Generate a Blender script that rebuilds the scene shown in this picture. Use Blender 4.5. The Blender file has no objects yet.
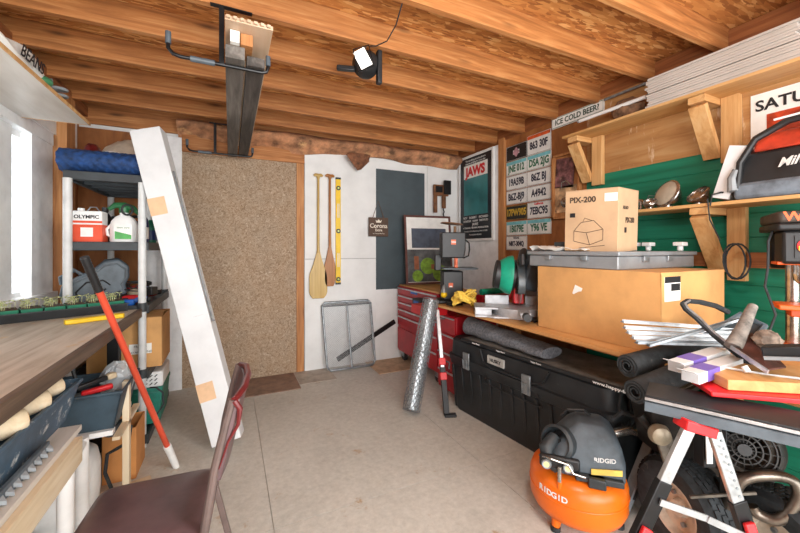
import bpy, bmesh, math, random
from mathutils import Vector, Matrix, Euler
random.seed(7)
C = bpy.context.scene.collection
PI = math.pi
# ------------------------------------------------------------------ camera maths
YAW = math.atan2(.4305, .9026); CAMH = 1.35; FPX = 356.0; HZ = 249.0
def F(px, py, t):
    s = (px-400)/FPX
    return Vector(((.4305+.9026*s)*t, (.9026-.4305*s)*t, CAMH+(HZ-py)*t/FPX))
def XX(px, py, x): s=(px-400)/FPX; return F(px, py, x/(.4305+.9026*s))
def YY(px, py, y): s=(px-400)/FPX; return F(px, py, y/(.9026-.4305*s))
def ZZ(px, py, z): return F(px, py, (z-CAMH)*FPX/(HZ-py))
# ------------------------------------------------------------------ materials
def s2l(c):
    return tuple((v/255/12.92 if v/255 <= .04045 else ((v/255+.055)/1.055)**2.4) for v in c)+(1,)
MATS = {}
def newmat(name):
    m = bpy.data.materials.new(name); m.use_nodes = True
    nt = m.node_tree; b = nt.nodes['Principled BSDF']; MATS[name] = m
    return m, nt, b
def coords(nt, scale=(1,1,1), rot=(0,0,0)):
    tc = nt.nodes.new('ShaderNodeTexCoord'); mp = nt.nodes.new('ShaderNodeMapping')
    mp.inputs['Scale'].default_value = scale; mp.inputs['Rotation'].default_value = rot
    nt.links.new(tc.outputs['Object'], mp.inputs['Vector']); return mp.outputs['Vector']
def ramp(nt, fac, stops):
    r = nt.nodes.new('ShaderNodeValToRGB'); el = r.color_ramp.elements
    while len(el) < len(stops): el.new(.5)
    for e, (p, c) in zip(el, stops): e.position = p; e.color = s2l(c)
    nt.links.new(fac, r.inputs['Fac']); return r.outputs['Color']
def noise(nt, vec, scale, detail=4, rough=.6, dist=0):
    n = nt.nodes.new('ShaderNodeTexNoise'); n.inputs['Scale'].default_value = scale
    n.inputs['Detail'].default_value = detail; n.inputs['Roughness'].default_value = rough
    n.inputs['Distortion'].default_value = dist
    if vec: nt.links.new(vec, n.inputs['Vector'])
    return n.outputs['Fac']
def mix(nt, fac, a, b, mode='MIX'):
    m = nt.nodes.new('ShaderNodeMix'); m.data_type = 'RGBA'; m.blend_type = mode
    if isinstance(fac, (int, float)): m.inputs[0].default_value = fac
    else: nt.links.new(fac, m.inputs[0])
    for i, v in ((6, a), (7, b)):
        if isinstance(v, tuple): m.inputs[i].default_value = s2l(v)
        else: nt.links.new(v, m.inputs[i])
    return m.outputs[2]
def bump(nt, b, fac, strength=.2, dist=.005):
    n = nt.nodes.new('ShaderNodeBump'); n.inputs['Strength'].default_value = strength
    n.inputs['Distance'].default_value = dist; nt.links.new(fac, n.inputs['Height'])
    nt.links.new(n.outputs['Normal'], b.inputs['Normal'])
def setp(b, rough=.6, metal=0):
    b.inputs['Roughness'].default_value = rough; b.inputs['Metallic'].default_value = metal
def plain(name, c, rough=.55, metal=0, var=.1, scale=14, dirt=None, bmp=0):
    if name in MATS: return MATS[name]
    m, nt, b = newmat(name); setp(b, rough, metal)
    v = coords(nt); n = noise(nt, v, scale, 5)
    lo = tuple(max(0, x*(1-var*1.6)) for x in c); hi = tuple(min(255, x*(1+var)) for x in c)
    col = ramp(nt, n, [(.3, lo), (.5, c), (.7, hi)])
    if dirt:
        n2 = noise(nt, v, dirt[1], 6, .7)
        r = nt.nodes.new('ShaderNodeValToRGB'); r.color_ramp.elements[0].position = dirt[2]; r.color_ramp.elements[1].position = dirt[2]+.12
        nt.links.new(n2, r.inputs['Fac']); col = mix(nt, r.outputs['Color'], col, dirt[0])
    nt.links.new(col, b.inputs['Base Color'])
    if bmp: bump(nt, b, n, bmp)
    return m
def wood(name, stops, axis=0, g=26, rough=.65, knots=True, stretch=.06, stain=None):
    m, nt, b = newmat(name); setp(b, rough)
    sc = [1, 1, 1]; sc[axis] = stretch
    v = coords(nt, tuple(sc)); n = noise(nt, v, g, 6, .62, .6)
    col = ramp(nt, n, [(.28, stops[0]), (.5, stops[1]), (.72, stops[2])])
    n2 = noise(nt, coords(nt, tuple(.5 if i == axis else 1 for i in range(3))), 2.3, 3)
    col = mix(nt, ramp(nt, n2, [(.35, (120,120,120)), (.65, (230,230,230))]), mix(nt, .55, col, tuple(int(x*.8) for x in stops[0])), col)
    if knots:
        ks = [7.3, 7.3, 7.3]; ks[axis] = 1.7
        vo = nt.nodes.new('ShaderNodeTexVoronoi'); vo.inputs['Scale'].default_value = 1
        nt.links.new(coords(nt, tuple(ks)), vo.inputs['Vector'])
        r = nt.nodes.new('ShaderNodeValToRGB'); r.color_ramp.elements[0].position = .03; r.color_ramp.elements[0].color = (1,1,1,1)
        r.color_ramp.elements[1].position = .15; r.color_ramp.elements[1].color = (0,0,0,1)
        nt.links.new(vo.outputs['Distance'], r.inputs['Fac'])
        col = mix(nt, r.outputs['Color'], col, tuple(int(x*.74) for x in stops[0]))
    if stain:
        n3 = noise(nt, coords(nt, stain[2]), stain[1], 5, .7)
        r = nt.nodes.new('ShaderNodeValToRGB'); r.color_ramp.elements[0].position = stain[3]; r.color_ramp.elements[1].position = stain[3]+.1
        nt.links.new(n3, r.inputs['Fac']); col = mix(nt, r.outputs['Color'], col, stain[0])
    nt.links.new(col, b.inputs['Base Color']); bump(nt, b, n, .15, .003)
    return m
def osb(name, cols, s=1.0, rough=.75):
    m, nt, b = newmat(name); setp(b, rough)
    outs = []
    for k, (a, sc) in enumerate((((0,0,.5), (11,52,30)), ((0,0,-.7), (10,46,34)), ((0,0,1.3), (13,54,30)))):
        v = coords(nt, tuple(q*s for q in sc), a)
        nn = nt.nodes.new('ShaderNodeTexNoise'); nn.inputs['Scale'].default_value = 1.2; nt.links.new(v, nn.inputs['Vector'])
        ad = nt.nodes.new('ShaderNodeVectorMath'); ad.operation = 'ADD'
        sc_ = nt.nodes.new('ShaderNodeVectorMath'); sc_.operation = 'SCALE'; sc_.inputs[3].default_value = .45; nt.links.new(nn.outputs['Color'], sc_.inputs[0])
        nt.links.new(v, ad.inputs[0]); nt.links.new(sc_.outputs[0], ad.inputs[1])
        vo = nt.nodes.new('ShaderNodeTexVoronoi'); vo.inputs['Scale'].default_value = 1
        nt.links.new(ad.outputs[0], vo.inputs['Vector'])
        sp = nt.nodes.new('ShaderNodeSeparateColor'); nt.links.new(vo.outputs['Color'], sp.inputs[0]); outs.append((sp.outputs[0], sp.outputs[1]))
    c = [ramp(nt, o[0], [(.0, cols[0]), (.35, cols[1]), (.75, cols[2]), (1, cols[3])]) for o in outs]
    g1 = nt.nodes.new('ShaderNodeMath'); g1.operation = 'GREATER_THAN'; g1.inputs[1].default_value = .55; nt.links.new(outs[1][1], g1.inputs[0])
    g2 = nt.nodes.new('ShaderNodeMath'); g2.operation = 'GREATER_THAN'; g2.inputs[1].default_value = .6; nt.links.new(outs[2][1], g2.inputs[0])
    col = mix(nt, g2.outputs[0], mix(nt, g1.outputs[0], c[0], c[1]), c[2])
    n = noise(nt, coords(nt), 1.7, 4)
    col = mix(nt, ramp(nt, n, [(.35, (0,0,0)), (.65, (140,140,140))]), col, mix(nt, .5, col, cols[0]))
    nt.links.new(col, b.inputs['Base Color']); bump(nt, b, outs[0][0], .12, .003)
    return m
def glow(name, c, st):
    m, nt, b = newmat(name); b.inputs['Base Color'].default_value = s2l(c)
    b.inputs['Emission Color'].default_value = s2l(c); b.inputs['Emission Strength'].default_value = st
    return m
def glassm(name, c=(230,240,240), alpha=.25):
    m, nt, b = newmat(name); b.inputs['Base Color'].default_value = s2l(c); setp(b, .06)
    b.inputs['Alpha'].default_value = alpha; return m

M = {}
M['joist'] = wood('joist_pine', [(136,82,40), (196,128,70), (224,166,106)], 0, 34)
M['stud'] = wood('stud_pine', [(150,92,48), (200,138,82), (222,168,112)], 2, 30)
M['beam_y'] = wood('ledger_pine', [(112,62,32), (160,98,54), (188,126,76)], 1, 30)
M['deck'] = osb('ceiling_strand_board', [(150,92,46), (192,126,66), (212,150,84), (238,188,124)], 1.0)
def fibre(name, cols):
    m, nt, b = newmat(name); setp(b, .75)
    v = coords(nt, (1,1,1)); n1 = noise(nt, v, 24, 8, .85, 2.4); n2 = noise(nt, v, 3.2, 5, .65, .4)
    c = ramp(nt, n1, [(.3, cols[0]), (.45, cols[1]), (.56, cols[2]), (.72, cols[3])])
    c = mix(nt, ramp(nt, n2, [(.35, (0,0,0)), (.65, (170,170,170))]), c, mix(nt, .5, c, cols[4]))
    nt.links.new(c, b.inputs['Base Color']); bump(nt, b, n1, .3, .004); return m
M['brownosb'] = fibre('aged_fibrous_board', [(84,68,50), (140,118,94), (176,156,134), (228,216,200), (178,134,88)])
M['white'] = plain('white_paint_wall', (228,229,228), .7, 0, .03, 3, ((196,190,182), 2.2, .66))
M['whitew'] = plain('white_painted_wood', (240,241,242), .5, 0, .04, 8, ((198,196,190), 9, .64))
M['sheath'] = wood('brown_sheathing', [(128,76,36), (170,106,54), (190,128,72)], 2, 7, .7, False, .3, ((140,88,46), 6, (1,1,.5), .6))
M['plystain'] = wood('stained_plywood', [(142,94,52), (188,138,84), (206,166,114)], 1, 12, .7, False, .12, ((222,200,172), 5, (1,2.4,.5), .6))
M['green'] = wood('green_boards', [(8,100,74), (14,124,94), (30,140,110)], 1, 16, .5, False, .05)
M['pine'] = wood('bracket_pine', [(186,132,76), (224,176,116), (238,200,146)], 2, 22, .6)
M['pine_x'] = wood('bracket_pine_across', [(186,132,76), (224,176,116), (238,200,146)], 0, 22, .6)
M['ply'] = wood('shelf_plywood', [(188,134,76), (222,172,108), (236,196,140)], 1, 14, .55, False, .08)
M['benchply'] = wood('bench_plywood', [(190,132,76), (222,168,104), (236,192,136)], 1, 14, .6, False, .08)
M['oldbench'] = wood('weathered_bench_top', [(158,146,130), (196,184,168), (216,206,192)], 1, 20, .7, False, .07, ((190,158,116), 3, (1.6,1,1), .62))
M['oldedge'] = wood('dark_bench_edge', [(62,48,38), (100,80,64), (128,108,90)], 1, 24, .7, False, .06)
M['whiteboard'] = wood('pale_laminate_board', [(196,186,172), (222,216,208), (232,228,222)], 1, 8, .4, False, .1)
M['palewood'] = wood('pale_pine', [(206,180,142), (230,210,178), (240,226,202)], 1, 20, .6)
M['palewood_z'] = wood('pale_pine_upright', [(206,180,142), (230,210,178), (240,226,202)], 2, 20, .6)
M['greyboard'] = wood('grey_weathered_board', [(74,70,66), (112,106,100), (146,140,134)], 1, 26, .8, True, .07)
M['darkboard'] = wood('dark_weathered_board', [(48,44,42), (84,78,74), (116,110,104)], 1, 26, .8, True, .07, ((178,132,92), 2.4, (1,1,1), .66))
M['beige'] = wood('beige_grooved_board', [(198,164,132), (218,188,158), (228,202,176)], 1, 10, .6, False)
M['paddle_a'] = wood('varnished_ash', [(186,150,78), (214,180,104), (228,198,128)], 2, 20, .35, False)
M['paddle_b'] = wood('varnished_oak', [(150,92,40), (186,122,60), (206,144,80)], 2, 20, .35, False)
M['card'] = plain('cardboard', (206,156,98), .85, 0, .05, 5, ((176,126,76), 3, .66))
M['card2'] = plain('cardboard_carton', (192,160,126), .85, 0, .04, 5)
M['black'] = plain('black_plastic', (30,31,33), .45, 0, .2, 12)
M['blackm'] = plain('black_metal', (24,24,26), .4, .3, .2, 12)
M['blackdusty'] = plain('dusty_black_plastic', (32,35,38), .5, 0, .2, 8, ((92,92,90), 9, .66))
M['rubber'] = plain('black_rubber', (44,48,51), .8, 0, .2, 30, ((96,92,86), 16, .62), .3)
M['darkgrey'] = plain('dark_grey_plastic', (82,92,100), .5, 0, .12, 12)
M['slate'] = plain('slate_shelf_plastic', (50,56,60), .5, 0, .12, 12)
M['grey'] = plain('grey_plastic', (140,146,150), .5, 0, .08, 12)
M['lightgrey'] = plain('light_grey_post', (204,206,206), .45, 0, .04, 12)
M['silver'] = plain('brushed_aluminium', (190,193,196), .35, .75, .08, 20)
M['steel'] = plain('galvanised_steel', (150,156,160), .38, .7, .12, 24)
M['casegrey'] = plain('grey_metal_case', (150,154,158), .4, .35, .06, 10, ((110,112,114), 8, .68))
M['chrome'] = plain('old_chrome', (176,172,166), .22, .9, .15, 30, ((92,66,46), 18, .58))
M['red'] = plain('red_enamel', (176,22,36), .35, 0, .08, 6)
M['redp'] = plain('red_plastic', (214,34,40), .4, 0, .06, 6)
M['redpole'] = plain('orange_red_pole', (208,78,52), .4, 0, .05, 6)
M['orange'] = plain('orange_enamel', (236,112,20), .32, 0, .05, 5, ((196,84,16), 22, .68))
M['orangep'] = plain('orange_plastic', (226,96,30), .4, 0, .06, 8)
M['yellow'] = plain('yellow_paint', (236,196,22), .4, 0, .05, 8)
M['cord'] = plain('yellow_cord', (238,200,84), .6, 0, .1, 50)
M['teal'] = plain('teal_green_plastic', (20,160,128), .4, 0, .08, 10)
M['tgreen'] = plain('seed_pot_green', (22,112,84), .45, 0, .1, 14)
M['leaf'] = plain('pale_sprout_leaves', (202,208,150), .6, 0, .2, 60)
M['soil'] = plain('potting_soil', (70,52,38), .95, 0, .25, 60)
M['blue'] = plain('blue_quilt', (22,58,108), .75, 0, .25, 30, None, .6)
M['bluep'] = plain('blue_plastic', (24,92,178), .4, 0, .08, 10)
M['binblue'] = plain('painted_blue_grey_bin', (62,84,102), .5, 0, .15, 9, ((222,222,218), 14, .56))
M['bindark'] = plain('dark_blue_grey_bin', (52,70,82), .6, 0, .15, 9, ((120,132,138), 14, .7))
M['brownvinyl'] = plain('dark_brown_vinyl', (92,70,72), .38, 0, .12, 8, ((120,100,94), 30, .74))
M['browntube'] = plain('brown_frame_tube', (112,96,92), .35, .3, .08, 12)
M['maroon'] = plain('maroon_trim', (98,28,30), .35, 0, .1, 10)
M['whitep'] = plain('white_plastic', (232,233,232), .4, 0, .03, 10)
M['whitebox'] = plain('white_carton', (218,220,222), .6, 0, .025, 5)
M['paper'] = plain('paper_white', (236,236,232), .7, 0, .03, 10)
M['tape'] = plain('tan_tape', (224,186,148), .5, 0, .04, 12)
M['felt'] = plain('grey_moving_blanket', (104,106,112), .95, 0, .18, 60, None, .5)
M['tan'] = plain('tan_wheel_rim', (212,198,180), .55, .0, .08, 20, ((150,104,70), 14, .64))
M['kraft'] = plain('kraft_insulation_paper', (172,122,88), .9, 0, .25, 9, ((214,168,116), 6, .58), .6)
M['slateblue'] = plain('slate_blue_sheet', (66,78,84), .55, 0, .07, 3, ((98,116,122), 1.8, .62))
M['purple'] = plain('purple_print', (112,92,178), .5, 0, .08, 10)
M['brownsign'] = plain('brown_sign_face', (84,62,48), .6, 0, .08, 10)
M['glass'] = glassm('clear_glass')
M['ink'] = plain('black_ink', (26,26,30), .6, 0, .05, 10)
M['engine'] = plain('grimy_engine_black', (44,42,40), .5, .3, .3, 14, ((104,88,70), 12, .6))
M['engine2'] = plain('grimy_casting', (112,104,94), .5, .4, .2, 14, ((62,52,42), 12, .52))

# ------------------------------------------------------------------ mesh building
class MB:
    def __init__(s): s.bm = bmesh.new()
    def add(s, vs, fs, mx=None):
        v = [s.bm.verts.new((mx @ Vector(p)) if mx else Vector(p)) for p in vs]
        for f in fs:
            try: s.bm.faces.new([v[i] for i in f])
            except ValueError: pass
        return s
    def box(s, c, d, mx=None):
        x, y, z = [q/2 for q in d]; c = Vector(c)
        vs = [Vector((i*x, j*y, k*z)) for i in (-1,1) for j in (-1,1) for k in (-1,1)]
        if mx is not None: vs = [mx @ p for p in vs]
        return s.add([p+c for p in vs], [(0,1,3,2),(4,6,7,5),(0,4,5,1),(2,3,7,6),(0,2,6,4),(1,5,7,3)])
    def b2(s, a, b): return s.box([(a[i]+b[i])/2 for i in range(3)], [abs(b[i]-a[i]) for i in range(3)])
    def beam(s, p, q, w, h, up=(0,0,1)):
        p, q = Vector(p), Vector(q); d = (q-p); L = d.length; d.normalize()
        u = Vector(up); x = d.cross(u)
        if x.length < 1e-4: x = d.cross(Vector((1,0,0)))
        x.normalize(); u = x.cross(d)
        mx = Matrix((d, x, u)).transposed()
        return s.box((p+q)/2, (L, w, h), mx)
    def tube(s, pts, r, seg=8, closed=False):
        pts = [Vector(p) for p in pts]; n = len(pts)
        rs = r if isinstance(r, (list, tuple)) else [r]*n
        rings = []; up = None
        for i, p in enumerate(pts):
            a = pts[(i-1) % n] if (closed or i > 0) else p
            b = pts[(i+1) % n] if (closed or i < n-1) else p
            d = (b-a).normalized() if (b-a).length > 1e-9 else Vector((0,0,1))
            if up is None: up = Vector((0,0,1)) if abs(d.z) < .9 else Vector((1,0,0))
            x = d.cross(up)
            if x.length < 1e-4: x = d.cross(Vector((.3,.8,.5)))
            x.normalize(); up = x.cross(d).normalized()
            rings.append([s.bm.verts.new(p+(x*math.cos(2*PI*k/seg)+up*math.sin(2*PI*k/seg))*rs[i]) for k in range(seg)])
        m = n if closed else n-1
        for i in range(m):
            A, B = rings[i], rings[(i+1) % n]
            for k in range(seg):
                try: s.bm.faces.new((A[k], A[(k+1)%seg], B[(k+1)%seg], B[k]))
                except ValueError: pass
        if not closed: s.bm.faces.new(rings[0][::-1]); s.bm.faces.new(rings[-1])
        return s
    def cyl(s, p, q, r, seg=20, r2=None): return s.tube([p, q], [r, r if r2 is None else r2], seg)
    def lathe(s, prof, o=(0,0,0), axis=(0,0,1), seg=28, sc=(1,1)):
        o = Vector(o); R = Vector((0,0,1)).rotation_difference(Vector(axis).normalized()).to_matrix()
        rings = []
        for r, z in prof:
            if r < 1e-5: rings.append([s.bm.verts.new(o+R@Vector((0,0,z)))])
            else: rings.append([s.bm.verts.new(o+R@Vector((r*sc[0]*math.cos(2*PI*k/seg), r*sc[1]*math.sin(2*PI*k/seg), z))) for k in range(seg)])
        for A, B in zip(rings, rings[1:]):
            for k in range(seg):
                a, b = A[k % len(A)], A[(k+1) % len(A)]; c, d = B[(k+1) % len(B)], B[k % len(B)]
                f = []
                for v in (a, b, c, d):
                    if v not in f: f.append(v)
                if len(f) > 2:
                    try: s.bm.faces.new(f)
                    except ValueError: pass
        return s
    def ball(s, c, r, seg=16, n=8):
        r = r if isinstance(r, (tuple, list)) else (r, r, r)
        b = MB(); b.lathe([(math.sin(PI*i/n), -math.cos(PI*i/n)) for i in range(n+1)], seg=seg)
        b.bm.verts.ensure_lookup_table(); b.bm.verts.index_update()
        vs = [(c[0]+v.co.x*r[0], c[1]+v.co.y*r[1], c[2]+v.co.z*r[2]) for v in b.bm.verts]
        fs = [[v.index for v in f.verts] for f in b.bm.faces]; b.bm.free()
        return s.add(vs, fs)
    def poly(s, pts, ext):
        pts = [Vector(p) for p in pts]; e = Vector(ext); n = len(pts)
        return s.add(pts+[p+e for p in pts], [tuple(range(n))[::-1], tuple(range(n, 2*n))]+[(i, (i+1)%n, n+(i+1)%n, n+i) for i in range(n)])
    def sheet(s, nu, nv, f, th=.0):
        vs = [f(i/nu, j/nv) for i in range(nu+1) for j in range(nv+1)]; k = len(vs)
        fs = [(i*(nv+1)+j, (i+1)*(nv+1)+j, (i+1)*(nv+1)+j+1, i*(nv+1)+j+1) for i in range(nu) for j in range(nv)]
        if th:
            t = Vector(th if isinstance(th, (tuple, list)) else (0,0,th)); vs = vs+[Vector(v)-t for v in vs]
            fs = fs+[tuple(q+k for q in reversed(g)) for g in fs]
            rim = [(i*(nv+1)) for i in range(nu+1)]+[nu*(nv+1)+j for j in range(1, nv+1)]+[(i*(nv+1)+nv) for i in range(nu-1, -1, -1)]+[j for j in range(nv-1, 0, -1)]
            fs += [(rim[i], rim[(i+1)%len(rim)], rim[(i+1)%len(rim)]+k, rim[i]+k) for i in range(len(rim))]
        return s.add(vs, fs)
    def jit(s, a):
        for v in s.bm.verts: v.co += Vector((random.uniform(-a,a), random.uniform(-a,a), random.uniform(-a,a)))
        return s

def tag(o, label=None, cat=None, group=None, kind=None):
    if label: o['label'] = label
    if cat: o['category'] = cat
    if group: o['group'] = group
    if kind: o['kind'] = kind
    return o
def local_mx(o):
    return Matrix.Translation(o.location) @ o.rotation_euler.to_matrix().to_4x4()
def world_mx(o):
    m = local_mx(o)
    while o.parent: o = o.parent; m = local_mx(o) @ m
    return m
def obj(name, mb, m, parent=None, bev=0, sm=35, world=False, label=None, sub=0):
    bm = mb.bm
    if parent is not None and world:
        bm.transform(world_mx(parent).inverted())
    bmesh.ops.recalc_face_normals(bm, faces=bm.faces[:])
    me = bpy.data.meshes.new(name)
    org = Vector((0,0,0))
    if parent is None and bm.verts:
        xs = [v.co.x for v in bm.verts]; ys = [v.co.y for v in bm.verts]; zs = [v.co.z for v in bm.verts]
        org = Vector(((min(xs)+max(xs))/2, (min(ys)+max(ys))/2, min(zs)))
        bm.transform(Matrix.Translation(-org))
    bm.to_mesh(me); bm.free()
    me.materials.append(m)
    if sm:
        me.polygons.foreach_set('use_smooth', [True]*len(me.polygons)); me.set_sharp_from_angle(angle=math.radians(sm))
    o = bpy.data.objects.new(name, me); C.objects.link(o); o.location = org
    if parent is not None: o.parent = parent
    if bev:
        b = o.modifiers.new('bev', 'BEVEL'); b.width = bev; b.segments = 2; b.limit_method = 'ANGLE'; b.angle_limit = math.radians(40)
    if sub:
        b = o.modifiers.new('sub', 'SUBSURF'); b.levels = sub; b.render_levels = sub
    if label: o['label'] = label
    return o
def thing(name, label, cat, loc=(0,0,0), rz=0, group=None, rot=None):
    o = bpy.data.objects.new(name, None); C.objects.link(o); o.empty_display_size = .05
    o.location = loc; o.rotation_euler = rot if rot else (0,0,rz)
    return tag(o, label, cat, group)
def struct(name, mb, m, bev=0):
    return tag(obj(name, mb, m, None, bev), kind='structure')
def copytree(o, parent=None):
    c = o.copy(); C.objects.link(c)
    if parent is not None: c.parent = parent
    for ch in list(o.children): copytree(ch, c)
    return c
def text(name, s, size, m, parent, origin, xdir, updir, ext=.0006, align='CENTER', bold=0, shear=0, wx=1):
    cu = bpy.data.curves.new(name, 'FONT'); cu.body = s; cu.size = size; cu.extrude = ext; cu.align_x = align; cu.align_y = 'CENTER'
    cu.offset = bold; cu.shear = shear; cu.resolution_u = 3
    t = bpy.data.objects.new(name+'_tmp', cu); C.objects.link(t)
    dg = bpy.context.evaluated_depsgraph_get(); dg.update()
    me = bpy.data.meshes.new_from_object(t.evaluated_get(dg)); bpy.data.objects.remove(t); bpy.data.curves.remove(cu)
    x = Vector(xdir).normalized(); u = Vector(updir).normalized(); z = x.cross(u)
    mx = Matrix((x*wx, u, z)).transposed().to_4x4(); mx.translation = Vector(origin)
    me.transform(mx); me.name = name; me.materials.clear(); me.materials.append(m)
    for p in me.polygons: p.use_smooth = False
    o = bpy.data.objects.new(name, me); C.objects.link(o); o.parent = parent
    return o
# ------------------------------------------------------------------ the setting
XL, XR, YB, YF = -1.2, 2.8, 4.04, -1.6
def roofz(x): return 2.552+.008*x            # underside of the rafters
# floor: plywood sheets with tight joints
def floor_mat():
    m, nt, b = newmat('painted_sheet_floor'); setp(b, .7)
    v = coords(nt); n = noise(nt, v, 2.2, 7, .7); n2 = noise(nt, v, 26, 6, .75)
    col = ramp(nt, n, [(.3, (180,178,170)), (.5, (198,196,188)), (.72, (212,210,202))])
    col = mix(nt, .4, col, ramp(nt, n2, [(.3, (158,154,146)), (.7, (222,218,210))]))
    n3 = noise(nt, coords(nt, (1,1,1)), 5, 5, .8)
    r = nt.nodes.new('ShaderNodeValToRGB'); r.color_ramp.elements[0].position = .62; r.color_ramp.elements[1].position = .72
    nt.links.new(n3, r.inputs['Fac']); col = mix(nt, r.outputs['Color'], col, (176,152,124))
    nt.links.new(col, b.inputs['Base Color']); bump(nt, b, n2, .25, .002); return m
M['floor'] = floor_mat()
f = MB()
xs = [XL, -1.05+0, .19, 1.43, XR]; ys = [YF, -.63, 1.81, YB]
for i in range(len(xs)-1):
    for j in range(len(ys)-1):
        f.b2((xs[i]+.0015, ys[j]+.0015, -.02), (xs[i+1]-.0015, ys[j+1]-.0015, 0))
f.b2((XL-.1, YF, -.08), (XR+.1, YB+.1, -.012))
struct('floor', f, M['floor'])
# patches of bare sheet near the back wall
b = MB(); b.b2((-.05, 3.52, 0), (.62, 4.0, .006)); struct('trim_1', b, plain('brown_floor_patch', (138,112,96), .75, 0, .12, 9))
b = MB(); b.b2((1.45, 3.55, 0), (2.1, 4.0, .006)); struct('trim_2', b, plain('tan_floor_patch', (190,162,132), .75, 0, .1, 9))
b = MB(); b.b2((.63, 3.62, 0), (1.0, 4.0, .004)); struct('trim_3', b, plain('grey_floor_patch', (176,166,154), .75, 0, .1, 9))
# walls
b = MB(); b.b2((XL-.1, YB, 0), (XR+.1, YB+.08, 2.85)); struct('wall_back', b, M['white'])
b = MB(); b.b2((XR, YF, 0), (XR+.08, YB, 2.85)); struct('wall_right', b, M['sheath'])
wz0, wz1, wy0, wy1 = 1.02, 2.14, 1.9, 3.17
b = MB(); b.b2((XL-.08, YF, 0), (XL, wy0, 2.85)); b.b2((XL-.08, wy1, 0), (XL, YB, 2.85))
b.b2((XL-.08, wy0, 0), (XL, wy1, wz0)); b.b2((XL-.08, wy0, wz1), (XL, wy1, 2.85)); struct('wall_left', b, M['sheath'])
# ceiling deck and rafters
dz = .14
b = MB(); b.poly([(XL-.1, YF, roofz(XL-.1)+dz), (XR+.1, YF, roofz(XR+.1)+dz), (XR+.1, YF, roofz(XR+.1)+dz+.02), (XL-.1, YF, roofz(XL-.1)+dz+.02)], (0, YB+.1-YF, 0))
struct('ceiling', b, M['deck'])
n = 4
for k in range(-4, 9):
    y = .29+.4225*k; b = MB(); j = random.uniform(-.004, .004)
    b.poly([(XL, y-.019, roofz(XL)+j), (XR-.001, y-.019, roofz(XR)+j), (XR-.001, y-.019, roofz(XR)+dz), (XL, y-.019, roofz(XL)+dz)], (0, .038, 0))
    struct('trim_%d' % n, b, M['joist'], .002); n += 1
# ledgers: along both side walls and across the back
b = MB(); b.poly([(XR-.012, YF, roofz(XR)-.0), (XR, YF, roofz(XR)-.0), (XR, YF, roofz(XR)+dz-.01), (XR-.012, YF, roofz(XR)+dz-.01)], (0, YB-YF, 0)); struct('trim_%d' % n, b, M['beam_y'], .002); n += 1
b = MB(); b.poly([(XL, YF, roofz(XL)-.03), (XL+.07, YF, roofz(XL)-.03), (XL+.07, YF, roofz(XL)+.05), (XL, YF, roofz(XL)+.05)], (0, YB-YF, 0)); struct('trim_%d' % n, b, M['beam_y'], .002); n += 1
b = MB(); b.b2((-.42, YB-.05, 2.29), (.74, YB, 2.50)); struct('trim_%d' % n, b, M['joist'], .003); n += 1
b = MB(); b.b2((XL, YB-.03, 2.46), (XR, YB, 2.80)); struct('trim_%d' % n, b, M['joist'], .003); n += 1
# back wall: strand board sheet, stud, white sheets
b = MB(); b.b2((-.42, YB-.03, 0), (.66, YB-.012, 2.29)); struct('trim_%d' % n, b, M['brownosb']); n += 1
b = MB(); b.b2((.655, YB-.04, 0), (.735, YB, 2.29)); struct('trim_%d' % n, b, M['stud'], .002); n += 1
b = MB(); b.b2((-.72, YB-.05, 0), (-.42, YB-.03, 2.42)); struct('trim_%d' % n, b, M['whitew']); n += 1
b = MB(); b.b2((.74, YB-.045, 0), (1.585, YB, 2.44)); struct('trim_%d' % n, b, M['white'], .002); n += 1
b = MB(); b.b2((1.587, YB-.03, 0), (2.30, YB, 2.44)); b.b2((2.302, YB-.035, 0), (XR, YB, 2.44)); struct('trim_%d' % n, b, M['white'], .002); n += 1
b = MB(); b.b2((XL, YB-.03, 0), (-.722, YB, 2.42)); struct('trim_%d' % n, b, M['sheath']); n += 1
# seams and edge strips
b = MB(); b.b2((.745, YB-.048, 1.235), (1.585, YB-.044, 1.241)); struct('trim_%d' % n, b, plain('seam_grey', (150,150,148), .8)); n += 1
# right wall finishes
b = MB(); b.b2((XR-.018, 3.12, 0), (XR, YB, 2.55)); struct('trim_%d' % n, b, M['whitew']); n += 1
for y0, y1 in ((3.10, 3.19),):
    b = MB(); b.b2((XR-.06 if y0 < 3 else XR-.035, y0, .0 if y0 < 3 else .0), (XR, y1, 2.60)); struct('trim_%d' % n, b, M['stud'], .002); n += 1
b = MB(); b.b2((XR-.02, YF, 1.97), (XR, 2.08, 2.60)); struct('trim_%d' % n, b, M['plystain']); n += 1
b = MB()
z = 0.0
while z < 1.96:
    b.b2((XR-.024, YF, z), (XR, 2.08, min(z+.1418, 1.97))); z += .142
struct('trim_%d' % n, b, M['green'], .003); n += 1
b = MB(); b.b2((XR-.06, 1.12, 1.24), (XR-.024, 2.08, 1.33)); b.b2((XR-.06, .2, 1.24), (XR-.024, 1.01, 1.33)); struct('trim_%d' % n, b, M['beam_y'], .002); n += 1
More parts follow.
